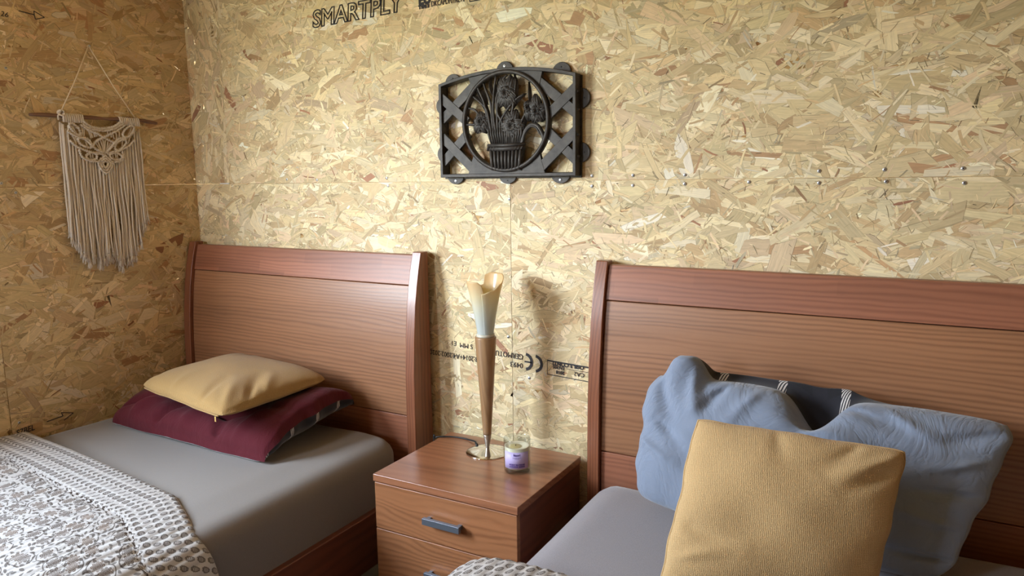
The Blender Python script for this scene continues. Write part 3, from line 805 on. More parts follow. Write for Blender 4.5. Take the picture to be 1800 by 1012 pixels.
lq_x = [-2.25, -2.20, -2.0, -1.75, -1.55, -1.44, -1.36, -1.30, -1.268, -1.255, -1.248, -1.244]
lq_z = [.500, .502, .503, .503, .502, .498, .486, .462, .42, .35, .28, .20]
def ly(f):
    # head edge of the cover; drops back as it turns down the side
    x = f
    if f < .1: return -.640 - .03 * (f / .1) * .6
    if f < .62: return -.658 - .06 * (f - .1) / .52
    return -.718 - .075 * min(1, (f - .62) / .14)
quilt('white quilt with brown paisley border and floral centre, over the left bed', lq_x, lq_z, ly, 1.25, .011, 360, 150,
      lambda u, v: .004 * (1 + math.sin(u * 6 + v * 5)) + .003 * math.sin(v * 16 + u * 4) * min(1, v / .1) ** 2 + .003)
rq_x = [-.772, -.768, -.756, -.730, -.680, -.60, -.48, -.30, 0.0, .4, .74]
rq_z = [.20, .36, .435, .480, .510, .519, .516, .510, .508, .506, .504]
def ry(f):
    return -.628 - .008 * math.sin(f * 9) - .06 * max(0, .22 - f)
quilt('white quilt with brown paisley print, only its puffy corner showing over the right bed', rq_x, rq_z, ry, 1.0, .013, 360, 90,
      lambda u, v: .004 + .002 * math.sin(u * 11), amp=.0045, pitch=.026)

# ------------------------------------------------------------------ pillows
def lerp(a, b, t): return a + (b - a) * t
def pillow(name, C, T, mats, label, cat, n=72, pinch=.05, round_=.05, wavy=.0, crest=None, size=(.45, .45), wrk=None, expo=.42, bulge=None, Tb=None, up=None, mid=None, group=None, seamw=0.0, edge_sag=None, subd=1, mi_back=0, parent=None, floor_z=None, edgeoff=None):
    """C: four corners (bl, br, tr, tl). T front thickness, Tb back thickness. mid(s,t)->Vector offset of the middle surface."""
    C = [Vector(c) for c in C]; Tb = T if Tb is None else Tb
    nrm0 = ((C[1] - C[0]).cross(C[3] - C[0])).normalized()
    if up is not None and nrm0.dot(Vector(up)) < 0: nrm0 = -nrm0
    m = MB(); fr = []; bk = []; uv = []
    ex, ey = (C[1] - C[0]).normalized(), (C[3] - C[0]).normalized()
    for j in range(n + 1):
        for i in range(n + 1):
            # denser sampling near the rim
            a = -math.cos(math.pi * i / n) * .5 + (2 * i / n - 1) * .5; b = -math.cos(math.pi * j / n) * .5 + (2 * j / n - 1) * .5
            s, t = a, b
            ps = s * (1 - pinch * (1 - t * t) - round_ * t ** 6) ; pt = t * (1 - pinch * (1 - s * s) - round_ * s ** 6)
            if wavy:
                ps += wavy * s ** 4 * (math.sin(t * 7.3 + 1) + .6 * math.sin(t * 15 + s)) * (1 - t ** 8)
                pt += wavy * t ** 4 * (math.sin(s * 6.1 + 2) + .6 * math.sin(s * 13 + t)) * (1 - s ** 8)
            u_, v_ = (ps + 1) / 2, (pt + 1) / 2
            p = C[0].lerp(C[1], u_).lerp(C[3].lerp(C[2], u_), v_)
            if mid: p = p + mid(s, t)
            h = (max(0, 1 - s * s) * max(0, 1 - t * t)) ** expo
            wv = wrk(s, t) * min(1, h * 1.6) if wrk else 0
            hf = T * h + wv; hb = Tb * h
            if bulge: hf += bulge(s, t)[0]; hb += bulge(s, t)[1]
            rim = (1 - h)
            pf = p + nrm0 * (hf + seamw); pb = p - nrm0 * (hb + seamw)
            if crest: pb = pb + crest(s, t)
            if floor_z is not None:
                fz = floor_z(pb.x, pb.y) if callable(floor_z) else floor_z
                if pb.z < fz: pb.z = fz
                if pf.z < fz + .004: pf.z = fz + .004
            fr.append(pf); bk.append(pb); uv.append((s * size[0] / 2, t * size[1] / 2))
    w = n + 1; N = len(fr)
    faces = [(j * w + i, j * w + i + 1, (j + 1) * w + i + 1, (j + 1) * w + i) for j in range(n) for i in range(n)]
    m.add(fr, faces, 0, uv, True)
    m.add(bk, [tuple(reversed(f)) for f in faces], mi_back, uv, True)
    # close the rim
    ring = [i for i in range(n)] + [j * w + n for j in range(n)] + [n * w + n - i for i in range(n)] + [(n - j) * w for j in range(n)]
    for k in range(len(ring)):
        a, b = ring[k], ring[(k + 1) % len(ring)]
        m.f.append((b, a, N + a, N + b)); m.mi.append(0); m.sm.append(True); m.uv.append([uv[b], uv[a], uv[a], uv[b]])
    o = m.build(name, mats, parent)
    if label: tag(o, label, cat, group)
    return o, fr, bk, w
def ridge(s, t, p0, p1, w, amp):
    """a fold running from p0 to p1 in pillow coordinates"""
    dx, dy = p1[0] - p0[0], p1[1] - p0[1]; L2 = dx * dx + dy * dy
    k = max(0, min(1, ((s - p0[0]) * dx + (t - p0[1]) * dy) / L2))
    d = math.hypot(s - p0[0] - k * dx, t - p0[1] - k * dy)
    w *= .45 + .75 * k
    return 1.25 * amp * math.exp(-(d / w) ** 2) * (1 - k) ** .8 * min(1, .35 + k * 4)

# maroon pillow, left bed: top maroon, underside plaid, lying flat
def wrk_m(s, t):
    r = 0
    for p0, p1, w, a in (((-.95, -.8), (-.3, -.2), .10, -.010), ((-.7, -1), (-.35, .1), .09, .008), ((-.35, -1), (-.15, -.1), .08, -.010), ((.0, -1), (.1, -.3), .10, .006), ((.45, -1), (.3, -.3), .09, -.009), ((.65, -1), (.8, .1), .08, .006), ((.3, -.6), (.95, -.2), .10, -.008), ((.2, .3), (.95, .5), .14, .006), ((-.9, .4), (-.2, .1), .12, .006)):
        r += ridge(s, t, p0, p1, w, a)
    r *= 2.1
    r -= .032 * math.exp(-((s + .02) / .48) ** 2 - ((t + .02) / .55) ** 2)
    return r + .0025 * math.sin(s * 9 + t * 4) * math.cos(t * 7)
def mid_m(s, t):
    k = max(0, (s - .45) / .55) ** 1.3
    z = .058 * k * (1 - t * t) ** .5 + .018 * k * max(0, t)
    z += .016 * max(0, -s - .55) / .45 * max(0, 1 - t * t)
    return Vector((0, 0, z))
o, fr, bk, w_ = pillow('pillow', [(-2.150, -.462, .502), (-1.452, -.478, .503), (-1.440, -.125, .548), (-2.19, -.145, .540)], .092, [M['maroon'], M['plaid']],
    'maroon pillow with plaid underside lying flat under the yellow cushion on the left bed', 'pillow', n=90, pinch=.02, round_=.035, wavy=.010, size=(.74, .48), wrk=wrk_m, expo=.30, Tb=.060, up=(0, 0, 1), mid=mid_m, mi_back=1, floor_z=lambda x, y: .4985)

def wrk_y(s, t):
    r = 0
    for p0, p1, w, a in (((.98, -.98), (.45, -.2), .10, .009), ((.98, -.55), (.50, .15), .09, -.010), ((.99, -.2), (.6, .3), .09, .007), ((.55, -.99), (.35, -.3), .08, -.006), ((-.95, -.8), (-.5, -.3), .12, -.005), ((-.2, -.98), (-.25, -.4), .10, .004), ((-.6, .98), (-.3, .4), .1, -.004)):
        r += ridge(s, t, p0, p1, w, a)
    return r + .003 * math.sin(s * 4.2 + 2) * math.cos(t * 3.4)
o, fr, bk, w_ = pillow('cushion', [(-1.985, -.460, .640), (-1.515, -.553, .642), (-1.500, -.180, .650), (-1.955, -.120, .652)], .058, [M['mustard_l']],
    'mustard yellow cushion lying flat on the maroon pillow', 'cushion', n=72, pinch=.03, round_=.05, wavy=.006, size=(.44, .44), wrk=wrk_y, expo=.36, Tb=.028, up=(0, 0, 1))
# piping / zip along its front edge
zp = [Vector(fr[i]).lerp(Vector(bk[i]), .5) + Vector((-.0, -.0015, -.004)) for i in range(4, 69)]
m = MB(); m.tube(zp, .0022, 8); zo = m.build('piping', M['mustard_l'], o)
m = MB(); q = zp[-3]; m.box(q.x - .004, q.x + .001, q.y - .0035, q.y - .0018, q.z - .016, q.z - .002)
m.build('zip_pull', simple('zip_pull_brass', sr(196, 158, 92), .5), o, bevel=.0006)

# blue pillow, right bed: leaning on the headboard
def wrk_b(s, t):
    r = 0
    for p0, p1, w, a in (((-.92, .95), (-.72, .1), .07, -.016), ((-.7, .98), (-.55, .2), .06, .014), ((-.5, .95), (-.62, .3), .055, -.014), ((-.3, .95), (-.45, .25), .06, .010), ((-.85, .3), (-.45, -.4), .09, -.010), ((-.98, .0), (-.5, -.5), .08, .008),
                         ((.0, .75), (.45, .3), .12, .014), ((.15, .95), (.62, .62), .07, -.010), ((.4, .95), (.75, .55), .06, .009), ((.98, .9), (.5, .45), .10, -.012), ((.9, .5), (.55, .2), .08, .010), ((.98, .1), (.45, .05), .08, -.010), ((.95, -.3), (.4, -.1), .08, .008), ((.98, -.7), (.3, -.62), .07, -.014), ((.9, -.95), (.4, -.8), .08, .008), ((.25, -.2), (.35, -.9), .1, .006)):
        r += ridge(s, t, p0, p1, w, a)
    return r + .0022 * math.sin(s * 13 + t * 5) * math.cos(t * 9 - s * 3)
def mid_b(s, t):
    up = max(0, t) ** 3
    z = -.078 * up * math.exp(-((s - .01) / .13) ** 2)            # notch in the top edge
    z += .052 * max(0, t) ** 8 * math.exp(-((s + .80) / .12) ** 4)   # the corner that flops over
    y = -.030 * max(0, t) ** 6 * math.exp(-((s + .82) / .13) ** 2)
    y += -.020 * up * math.exp(-(s / .25) ** 2)
    return Vector((0, y, z))
def crest_b(s, t):
    # the reverse side puffs up behind the front seam along the left half of the top edge
    k = max(0, min(1, (s + .74) / .06)) * max(0, min(1, (.42 - s) / .25))
    g = max(0, 1 - ((t - .86) / .14) ** 2) ** .5 if t > .72 else 0
    h_ = .030 + .055 * math.exp(-((s - .01) / .15) ** 2)
    return Vector((0, 0, h_ * k * g))
o, fr, bk, w_ = pillow('pillow', [(-.530, -.265, .520), (.072, -.325, .500), (.186, -.170, .778), (-.515, -.205, .804)], .082, [M['blue'], M['plaid']],
    'blue-grey pillow with dark plaid reverse leaning on the right headboard', 'pillow', n=110, pinch=.015, round_=.075, wavy=.008, size=(.68, .42), wrk=wrk_b, expo=.30, Tb=.055, up=(0, -1, .3), mid=mid_b, mi_back=1, crest=crest_b, floor_z=lambda x, y: .5005)
BP = o

def wrk_c(s, t):
    r = 0
    for p0, p1, w, a in (((.98, .95), (.35, .45), .09, .010), ((.95, .7), (.4, .3), .10, -.008), ((.6, .98), (.2, .5), .10, -.007), ((-.95, -.2), (-.3, -.5), .12, -.007), ((-.9, -.6), (-.2, -.4), .10, .006), ((-.2, .98), (-.1, .5), .1, -.005)):
        r += ridge(s, t, p0, p1, w, a)
    r -= .006 * math.exp(-((s + .3) / .3) ** 2 - ((t + .25) / .3) ** 2)
    return r + .0015 * math.sin(s * 7 + 1) * math.cos(t * 6)
o, fr, bk, w_ = pillow('cushion', [(-.370, -.592, .508), (-.036, -.478, .508), (.000, -.402, .770), (-.352, -.422, .780)], .060, [M['mustard_r']],
    'pale mustard woven cushion propped in front of the blue pillow', 'cushion', n=80, pinch=.02, round_=.03, wavy=.008, size=(.41, .41), wrk=wrk_c, expo=.42, Tb=.034, up=(0, -1, .3), floor_z=lambda x, y: .5005)
m = MB(); ring = [Vector(fr[k]).lerp(Vector(bk[k]), .5) for k in ([i for i in range(80)] + [j * w_ + 80 for j in range(80)] + [80 * w_ + 80 - i for i in range(80)] + [(80 - j) * w_ for j in range(81)])]
m.tube(ring[::2], .0020, 6, cap=False); m.build('piping', M['mustard_r'], o)

# ------------------------------------------------------------------ bedside cabinet
NX0, NX1, NY0, NY1, NT_ = -1.173, -.757, -.388, -.038, .4975
cab = thing('bedside_cabinet', 'brown pine bedside cabinet with two drawers between the beds', 'bedside cabinet', (NX0, NY0, 0))
W_, D_ = NX1 - NX0, NY1 - NY0
boxo('top', (0, W_, 0, D_, NT_ - .019, NT_), M['wood_top'], cab, .0018)
m = MB(); m.box(.004, .022, .018, D_, 0, NT_ - .0195); m.box(W_ - .022, W_ - .004, .018, D_, 0, NT_ - .0195); m.box(.022, W_ - .022, D_ - .01, D_, 0, NT_ - .0195); m.box(.022, W_ - .022, .018, D_ - .01, .02, .04)
m.build('body', M['wood_side'], cab, bevel=.001)
for k, (za, zb) in enumerate(((.3555, NT_ - .0215), (.2150, .3530), (.06, .2125))):
    dr = boxo('drawer', (.003, W_ - .003, .002, .017, za, zb), M['wood_drawer'], cab, .0015)
    m = MB(); zc = za + .060; hx = .163
    m.box(hx, hx + .106, -.020, -.010, zc - .008, zc + .008); m.box(hx + .004, hx + .014, -.011, .003, zc - .005, zc + .005); m.box(hx + .092, hx + .102, -.011, .003, zc - .005, zc + .005)
    h = m.build('handle', M['steel'], dr, bevel=.0008); h['label'] = 'grey metal bar handle'

# ------------------------------------------------------------------ lamp
LX, LY = -.992, -.128
lamp = thing('table_lamp', 'table lamp with conical wooden stem, chrome foot and split frosted shade', 'lamp', (LX, LY, NT_))
m = MB(); m.lathe([(0, 0), (.058, 0), (.0585, .0012), (.057, .0026), (.045, .0052), (.030, .0085), (.016, .0125), (.007, .0150), (0, .0155)], 64); m.build('foot', M['chrome'], lamp)
m = MB(); m.lathe([(0, .013), (.0045, .0135), (.0060, .020), (.0105, .046), (.0112, .050), (0, .0505)], 32); m.build('tip', simple('satin_metal', sr(170, 160, 148), .35, .8), lamp)
m = MB(); m.lathe([(0, .0508), (.0112, .0508), (.0118, .06), (.0285, .316), (.0280, .3185), (0, .319)], 48); m.build('stem', M['lampwood'], lamp)
m = MB(); m.lathe([(0, .3192), (.0245, .3192), (.0245, .3265), (0, .3267)], 32); m.build('collar', simple('clear_ring', sr(200, 196, 180), .2), lamp)
# shade: a flared sheet of glass wrapped round so that its overlapping ends part towards the rim
m = MB(); na, nz = 170, 34; H0, H1 = .326, .482; vo = []; vi = []
A_GAP = math.radians(-66)        # the split faces the camera
for j in range(nz + 1):
    f = j / nz
    for i in range(na + 1):
        q = i / na                      # 0..1 round the shade
        # rim height: tall petal on both sides of the split's opposite, V notch at the split
        notch = min(q, 1 - q) * 2      # 0 at split, 1 opposite
        hp = [(0, -.044), (.10, -.036), (.20, -.020), (.27, -.008), (.36, .001), (.46, .002), (.515, -.004), (.535, -.030), (.60, -.036), (.68, -.026), (.76, -.016), (.86, -.0125), (.94, -.0135), (.975, -.020), (1.0, -.044)]
        for (qa, ha), (qb, hb_) in zip(hp, hp[1:]):
            if q <= qb:
                k = (q - qa) / (qb - qa); k = k * k * (3 - 2 * k); hh = H1 + ha + (hb_ - ha) * k; break
        z = H0 + (hh - H0) * f
        fr_ = (z - H0) / (H1 - H0)
        ang = A_GAP + 2 * math.pi * q + .0
        r = .0215 + .0285 * fr_ ** 1.15 + .006 * max(0, fr_ - .6)
        # the ends curl: one end outwards, one tucked inside
        c0 = max(0, 1 - q / .12); c1 = max(0, 1 - (1 - q) / .12)
        r += .006 * c0 * fr_ - .007 * c1 * fr_
        ang += -.10 * c0 * fr_ + .18 * c1 * (1 - fr_ * .5) * .6
        vo.append((r * math.cos(ang), r * math.sin(ang), z)); ri = r - .0022
        vi.append((ri * math.cos(ang), ri * math.sin(ang), z))
w2 = na + 1; N2 = len(vo)
ff = [(j * w2 + i, j * w2 + i + 1, (j + 1) * w2 + i + 1, (j + 1) * w2 + i) for j in range(nz) for i in range(na)]
fi = [tuple(N2 + k for k in reversed(f)) for f in ff]
rimf = [(nz * w2 + i, nz * w2 + i + 1, N2 + nz * w2 + i + 1, N2 + nz * w2 + i) for i in range(na)] + [(i + 1, i, N2 + i, N2 + i + 1) for i in range(na)]
rimf += [((j + 1) * w2, j * w2, N2 + j * w2, N2 + (j + 1) * w2) for j in range(nz)] + [(j * w2 + na, (j + 1) * w2 + na, N2 + (j + 1) * w2 + na, N2 + j * w2 + na) for j in range(nz)]
m.add(vo + vi, ff + fi + rimf, 0, smooth=True); m.build('shade', M['shade'], lamp)
cb = spline([(x - LX, y - LY, z) for x, y, z in ((-1.040, -.105, .005), (-1.056, -.090, .0065), (-1.088, -.076, .0024), (-1.111, -.074, .0024), (-1.140, -.078, .0024), (-1.168, -.092, .0026), (-1.184, -.098, -.002), (-1.190, -.100, -.03), (-1.192, -.100, -.40))], 10)
m = MB(); m.tube(cb, .0022, 8); m.tube([(-.046, .021, .0045), (-.056, .030, .0060)], .0034, 8); m.build('cable', M['black'], lamp)

# ------------------------------------------------------------------ candle
cd = thing('scented_candle', 'scented candle in a clear glass tumbler with a lilac label, beside the lamp', 'candle', (-.861, -.200, NT_))
m = MB(); m.lathe([(.0315, 0), (.0330, .003), (.0335, .012), (.0338, .084), (.0334, .0862), (.0322, .0855), (.0318, .082), (.0315, .014), (.028, .0105), (0, .0100)], 56)
gl = m.build('glass', M['glass'], cd)
m = MB(); m.lathe([(0, .0108), (.0270, .0112), (.0312, .0150), (.0314, .066), (.0296, .0665), (.024, .064), (0, .0632)], 48); m.build('wax', M['wax'], cd)
m = MB(); m.lathe([(0, .0630), (.017, .0637), (.0165, .0640), (0, .0640)], 32, c=(-.004, -.002, 0)); m.build('melted_pool', M['wax_pool'], cd)
m = MB(); m.tube([(-.004, 0, .063), (-.004, 0, .066), (-.003, 0, .067)], .0008, 6); m.build('wick', M['black'], cd)
m = MB(); n = 24; r = .0342; a0, a1 = math.radians(-122), math.radians(-8)
ring = [(r * math.cos(a0 + (a1 - a0) * i / n), r * math.sin(a0 + (a1 - a0) * i / n)) for i in range(n + 1)]
ring2 = [(x * .9945, y * .9945) for x, y in ring]
vs = [(x, y, .016) for x, y in ring] + [(x, y, .059) for x, y in ring] + [(x, y, .016) for x, y in ring2] + [(x, y, .059) for x, y in ring2]
k = n + 1
m.add(vs, [(i, i + 1, k + i + 1, k + i) for i in range(n)] + [(2 * k + i + 1, 2 * k + i, 3 * k + i, 3 * k + i + 1) for i in range(n)] + [(i, i + 1, 2 * k + i + 1, 2 * k + i) for i in range(n)] + [(k + i, k + i + 1, 3 * k + i + 1, 3 * k + i) for i in range(n)], smooth=True)
m.build('label', M['label'], cd)
def curved_text(parent, s, ac, z, size, bold):
    cu = bpy.data.curves.new('label_lettering', 'FONT'); cu.body = s; cu.size = size; cu.align_x = 'CENTER'; cu.offset = bold; cu.resolution_u = 2
    tmp = bpy.data.objects.new('label_lettering', cu); COL.objects.link(tmp)
    dg = bpy.context.evaluated_depsgraph_get(); me = bpy.data.meshes.new_from_object(tmp.evaluated_get(dg)); bpy.data.objects.remove(tmp)
    R_ = .0346
    for v in me.vertices:
        a = math.radians(ac) + v.co.x / R_; v.co = Vector((R_ * math.cos(a), R_ * math.sin(a), z + v.co.y))
    me.materials.clear(); me.materials.append(M['label_ink'])
    o = bpy.data.objects.new('label_lettering', me); COL.objects.link(o); o.parent = parent
curved_text(cd, 'kaori', -62, .0495, .0085, .0003)
curved_text(cd, 'scented candle', -62, .0445, .0036, 0)
curved_text(cd, 'SUGGAR', -62, .0420, .0030, 0)
curved_text(cd, 'MUSKY BLOSSOM', -62, .0255, .0052, .0003)
curved_text(cd, 'LAVENDER BREEZE', -62, .0205, .0048, .0003)

# ------------------------------------------------------------------ cast-iron grate
gx, gz = -.980, 1.232
gr = thing('wall_grate', 'black cast-iron grate with a flower basket in a round frame, screwed to the wall', 'wall ornament', (gx, 0, gz))
FY0, FY1 = -.036, -.004
def arch(x, sag=.028, base=.252, hw=.206): return base + sag * (1 - (x / hw) ** 2)
hw = .206; t_ = .009
m = MB()
ny_ = 28
outer = [(-hw, 0), (hw, 0)] + [(hw - 2 * hw * i / ny_, arch(hw - 2 * hw * i / ny_)) for i in range(ny_ + 1)]
inner = [(-hw + t_, t_), (hw - t_, t_)] + [((hw - t_) * (1 - 2 * i / ny_), arch((hw - t_) * (1 - 2 * i / ny_)) - t_) for i in range(ny_ + 1)]
no = len(outer)
vs = [(x, FY0, z) for x, z in outer] + [(x, FY0, z) for x, z in inner] + [(x, FY1, z) for x, z in outer] + [(x, FY1, z) for x, z in inner]
fs = []
for i in range(no):
    j = (i + 1) % no
    fs += [(i, j, no + j, no + i), (2 * no + j, 2 * no + i, 3 * no + i, 3 * no + j), (i, 2 * no + i, 2 * no + j, j), (no + i, no + j, 3 * no + j, 3 * no + i)]
m.add(vs, fs); m.build('outer_frame', M['iron'], gr, bevel=.0016, ang=30)
# lattice straps
def strap(p, q, w, y0, y1):
    a, b = Vector(p), Vector(q); n = Vector((-(b - a).y, (b - a).x)).normalized() * w / 2
    m = MB(); m.prism([tuple(a - n), tuple(b - n), tuple(b + n), tuple(a + n)], y0, y1); return m
RC = (.0015, .144); RR = .128
SW = .026
def seg(pa, pb, yo=0):   # from frame point to the ring along the line pa->pb
    strap(pa, pb, SW, -.031 + yo, -.019 + yo).build('lattice_strap', M['iron'], gr, bevel=.0015, ang=30)
for sx_ in (-1, 1):
    f = lambda x, z: (sx_ * x, z)
    seg(f(.203, .218), f(.118, .148)); seg(f(.203, .156), f(.078, .256), .0014)
    seg(f(.203, .112), f(.092, .012), .0006); seg(f(.203, .040), f(.118, .118), .002)
# spandrels: solid corners above and below the ring
def spandrel(pts, name='spandrel'):
    m = MB(); m.prism(pts, -.031, -.020); m.build(name, M['iron'], gr, bevel=.0012, ang=30)
ta = [(RR - .004) * math.cos(a) + RC[0] for a in ()]
def ringpt(deg, r=RR - .003): return (RC[0] + r * math.cos(math.radians(deg)), RC[1] + r * math.sin(math.radians(deg)))
xs_ = [-.100 + .200 * i / 12 for i in range(13)]
spandrel([(-.112, arch(-.112) - .006)] + [ringpt(d) for d in (142, 134, 126, 118, 110, 100, 90, 80, 70, 62, 54, 46, 38)] + [(.112, arch(.112) - .006)] + [(x, arch(x) - .006) for x in reversed(xs_)])
spandrel([(-.118, .006), (.118, .006)] + [ringpt(d) for d in (-38, -46, -54, -62, -70, -80, -90, -100, -110, -118, -126, -134, -142)])
# ring with a raised round rim
m = MB(); NR = 96
prof = [(RR - .0065, -.020), (RR - .0065, -.036), (RR - .002, -.0395), (RR + .004, -.036), (RR + .004, -.020)]
vs = []
for k in range(NR):
    a = 2 * math.pi * k / NR
    for r, y in prof: vs.append((RC[0] + r * math.cos(a), y, RC[1] + r * math.sin(a)))
K = len(prof)
m.add(vs, [(k * K + i, k * K + (i + 1) % K, ((k + 1) % NR) * K + (i + 1) % K, ((k + 1) % NR) * K + i) for k in range(NR) for i in range(K)], smooth=True)
m.build('ring', M['iron'], gr)
# lugs on the wall, with fixings
for lx, lz, scr in ((-.175, .270, 0), (-.011, .292, 1), (.154, .276, 0), (-.218, .197, 0), (-.218, .065, 0), (.212, .193, 0), (.212, .059, 0), (-.173, -.006, 1), (-.006, -.006, 0), (.151, -.006, 1)):
    m = MB(); n = 20
    horiz = abs(lx) > .2
    if horiz:
        s_ = 1 if lx > 0 else -1
        px = hw - .001
        pts = [(s_ * (px + .028 * math.cos(a)), lz + .026 * math.sin(a)) for a in [math.radians(-90 + 180 * i / n) for i in range(n + 1)]]
        if s_ < 0: pts = pts[::-1]
        hx, hz = s_ * (px + .013), lz
    elif lz > .1:
        pz = arch(lx) - .004
        pts = [(lx + .026 * math.cos(a), pz + .025 * math.sin(a)) for a in [math.radians(180 * i / n) for i in range(n + 1)]]
        hx, hz = lx, pz + .013
    else:
        pts = [(lx + .027 * math.cos(a), .003 + .022 * math.sin(a)) for a in [math.radians(180 + 180 * i / n) for i in range(n + 1)]]
        hx, hz = lx, -.010
    m.prism(pts, -.0095, -.0025)
    lug = m.build('mounting_lug', M['iron'], gr, bevel=.0015, ang=30)
    if scr:
        so = screw_mesh().build('screw', [M['zinc'], M['darkhole']], lug); so.location = (hx, -.0098, hz); so.rotation_euler = (math.pi / 2, 0, 0)
    else:
        m = MB(); m.lathe([(0, 0), (.0018, 0), (.0018, .0006), (0, .0006)], 10); so = m.build('screw_hole', M['black'], lug); so.location = (hx, -.0096, hz); so.rotation_euler = (math.pi / 2, 0, 0)
# back flange that carries the lugs
m = MB()
for b in ((-hw - .004, hw + .004, -.0075, -.0025, -.004, .010), (-hw - .004, -hw + .010, -.0075, -.0025, .010, .250), (hw - .010, hw + .004, -.0075, -.0025, .010, .250)): m.box(*b)
m.build('back_flange', M['iron'], gr, bevel=.001)
# relief: basket, stems, flowers, leaves
def relief_petals(m, cx, cz, a0, a1, n, L, W, y, ribs=5, lift=.008):
    """a fan of ribbed petals between angles a0..a1 from centre"""
    for k in range(n):
        a = a0 + (a1 - a0) * (k + .5) / n; ca, sa = math.cos(a), math.sin(a)
        nu, nv = 10, 12; vs = []
        for i in range(nu + 1):
            f = i / nu
            for j in range(nv + 1):
                g = j / nv * 2 - 1
                wv = W * (math.sin(math.pi * min(1, f * .86 + .08)) ** .7)
                r = L * f * (1 - .10 * abs(math.sin(g * 4.5)) * f); lat = g * wv
                yy = y - lift * math.sin(math.pi * min(1, f * .9 + .05)) * (1 - g * g) ** .5 - .0021 * math.cos(g * math.pi * ribs)
                vs.append((cx + r * ca - lat * sa, yy, cz + r * sa + lat * ca))
        w = nv + 1; nn = len(vs)
        f1 = [(i * w + j, i * w + j + 1, (i + 1) * w + j + 1, (i + 1) * w + j) for i in range(nu) for j in range(nv)]
        bk_ = [(x, y + .006, z) for x, _, z in vs]
        m.add(vs + bk_, f1 + [tuple(nn + q for q in reversed(f)) for f in f1] + [(j, j + 1, nn + j + 1, nn + j) for j in range(nv)] + [(nu * w + j, nu * w + j + 1, nn + nu * w + j + 1, nn + nu * w + j) for j in range(nv)]
              + [(i * w, (i + 1) * w, nn + (i + 1) * w, nn + i * w) for i in range(nu)] + [(i * w + nv, (i + 1) * w + nv, nn + (i + 1) * w + nv, nn + i * w + nv) for i in range(nu)], smooth=True)
def dome(m, cx, cz, rx, rz, y, h, ribs=0, ang=0.0):
    nu, nv = 10, 28; vs = [(cx, y - h, cz)]
    for i in range(1, nu + 1):
        f = i / nu
        for j in range(nv):
            a = 2 * math.pi * j / nv
            wob = 1 + .08 * math.cos(a * ribs) * f if ribs else 1
            x, z = rx * f * math.cos(a) * wob, rz * f * math.sin(a) * wob
            x, z = x * math.cos(ang) - z * math.sin(ang), x * math.sin(ang) + z * math.cos(ang)
            rr_ = .0009 * math.cos(x / rx * math.pi * 4.5) * f
            vs.append((cx + x, y - h * math.sqrt(max(0, 1 - f * f)) - rr_, cz + z))
    fs = [(0, 1 + j, 1 + (j + 1) % nv) for j in range(nv)] + [(1 + (i - 1) * nv + j, 1 + i * nv + j, 1 + i * nv + (j + 1) % nv, 1 + (i - 1) * nv + (j + 1) % nv) for i in range(1, nu) for j in range(nv)]
    fs.append(tuple(1 + (nu - 1) * nv + j for j in range(nv)))
    m.add(vs, fs, smooth=True)
def G(x, z): return (x + .0085, z)     # measured points sit 8.5 mm left of the grate's own middle
PI = math.pi
# basket
m = MB(); bx0, bx1 = -.056 + .0085, .046 + .0085
nb = 9
m.prism([(bx0 + .006, .016), (bx1 - .006, .016), (bx1, .072), (bx0, .072)], -.034, -.022)
for k in range(nb):
    x = bx0 + (bx1 - bx0) * (k + .5) / nb; xb = bx0 + .006 + (bx1 - bx0 - .012) * (k + .5) / nb
    m.tube([(xb, -.0345, .018), (lerp(xb, x, .5), -.036, .044), (x, -.0345, .070)], .0048, 8)
m.tube([(bx0 - .004, -.034, .074), ((bx0 + bx1) / 2, -.038, .073), (bx1 + .006, -.034, .075)], .0062, 10)
m.tube([(bx0 - .004, -.033, .083), ((bx0 + bx1) / 2, -.036, .082), (bx1 + .006, -.033, .084)], .0045, 10)
for k in range(12):
    x = bx0 + (bx1 - bx0) * k / 11; m.tube([(x - .003, -.040, .070), (x + .003, -.040, .078)], .0022, 6)
m.build('basket', M['iron'], gr)
m = MB(); m.tube([(x, -.030, z) for x, z in [(p.x, p.z) for p in spline([(.050, 0, .085), (.058, 0, .112), (.076, 0, .131), (.096, 0, .128), (.110, 0, .108), (.116, 0, .092)], 8)]], .0062, 10); m.tube([(p.x, -.035, p.z) for p in spline([(.054, 0, .088), (.062, 0, .112), (.078, 0, .127), (.094, 0, .124), (.106, 0, .106)], 8)], .0024, 8)
m.build('basket_handle', M['iron'], gr)
stems = [[(-.030, .088), (-.038, .15), (-.041, .191), (-.058, .232), (-.064, .246)], [(-.024, .088), (-.033, .16), (-.032, .21), (-.026, .262)], [(-.018, .088), (-.022, .15), (-.018, .20), (-.004, .248), (.008, .262)],
         [(-.012, .088), (-.014, .13), (-.012, .145), (.010, .175), (.034, .198), (.058, .210)], [(-.006, .088), (-.008, .14), (-.020, .165), (-.024, .20), (-.010, .235), (.020, .262)], [(.004, .088), (.006, .12)],
         [(.012, .088), (.018, .14), (.030, .20), (.034, .25)], [(.022, .088), (.028, .11)], [(.032, .088), (.046, .13), (.062, .16), (.070, .17)], [(-.036, .088), (-.050, .12), (-.060, .14)],
         [(-.040, .10), (-.052, .17), (-.066, .19), (-.098, .214)], [(-.070, .150), (-.088, .176), (-.112, .184)], [(-.080, .140), (-.100, .140), (-.124, .141)], [(-.046, .10), (-.060, .19), (-.080, .235), (-.070, .246)]]
for st in stems:
    sp_ = spline([(x, 0, z) for x, z in st], 6); n = len(sp_)
    m = MB(); m.tube([(p.x, -.030 - .003 * math.sin(PI * i / (n - 1)), p.z) for i, p in enumerate(sp_)], [.0042 - .0014 * i / (n - 1) for i in range(n)], 8)
    m.build('stem', M['iron'], gr)
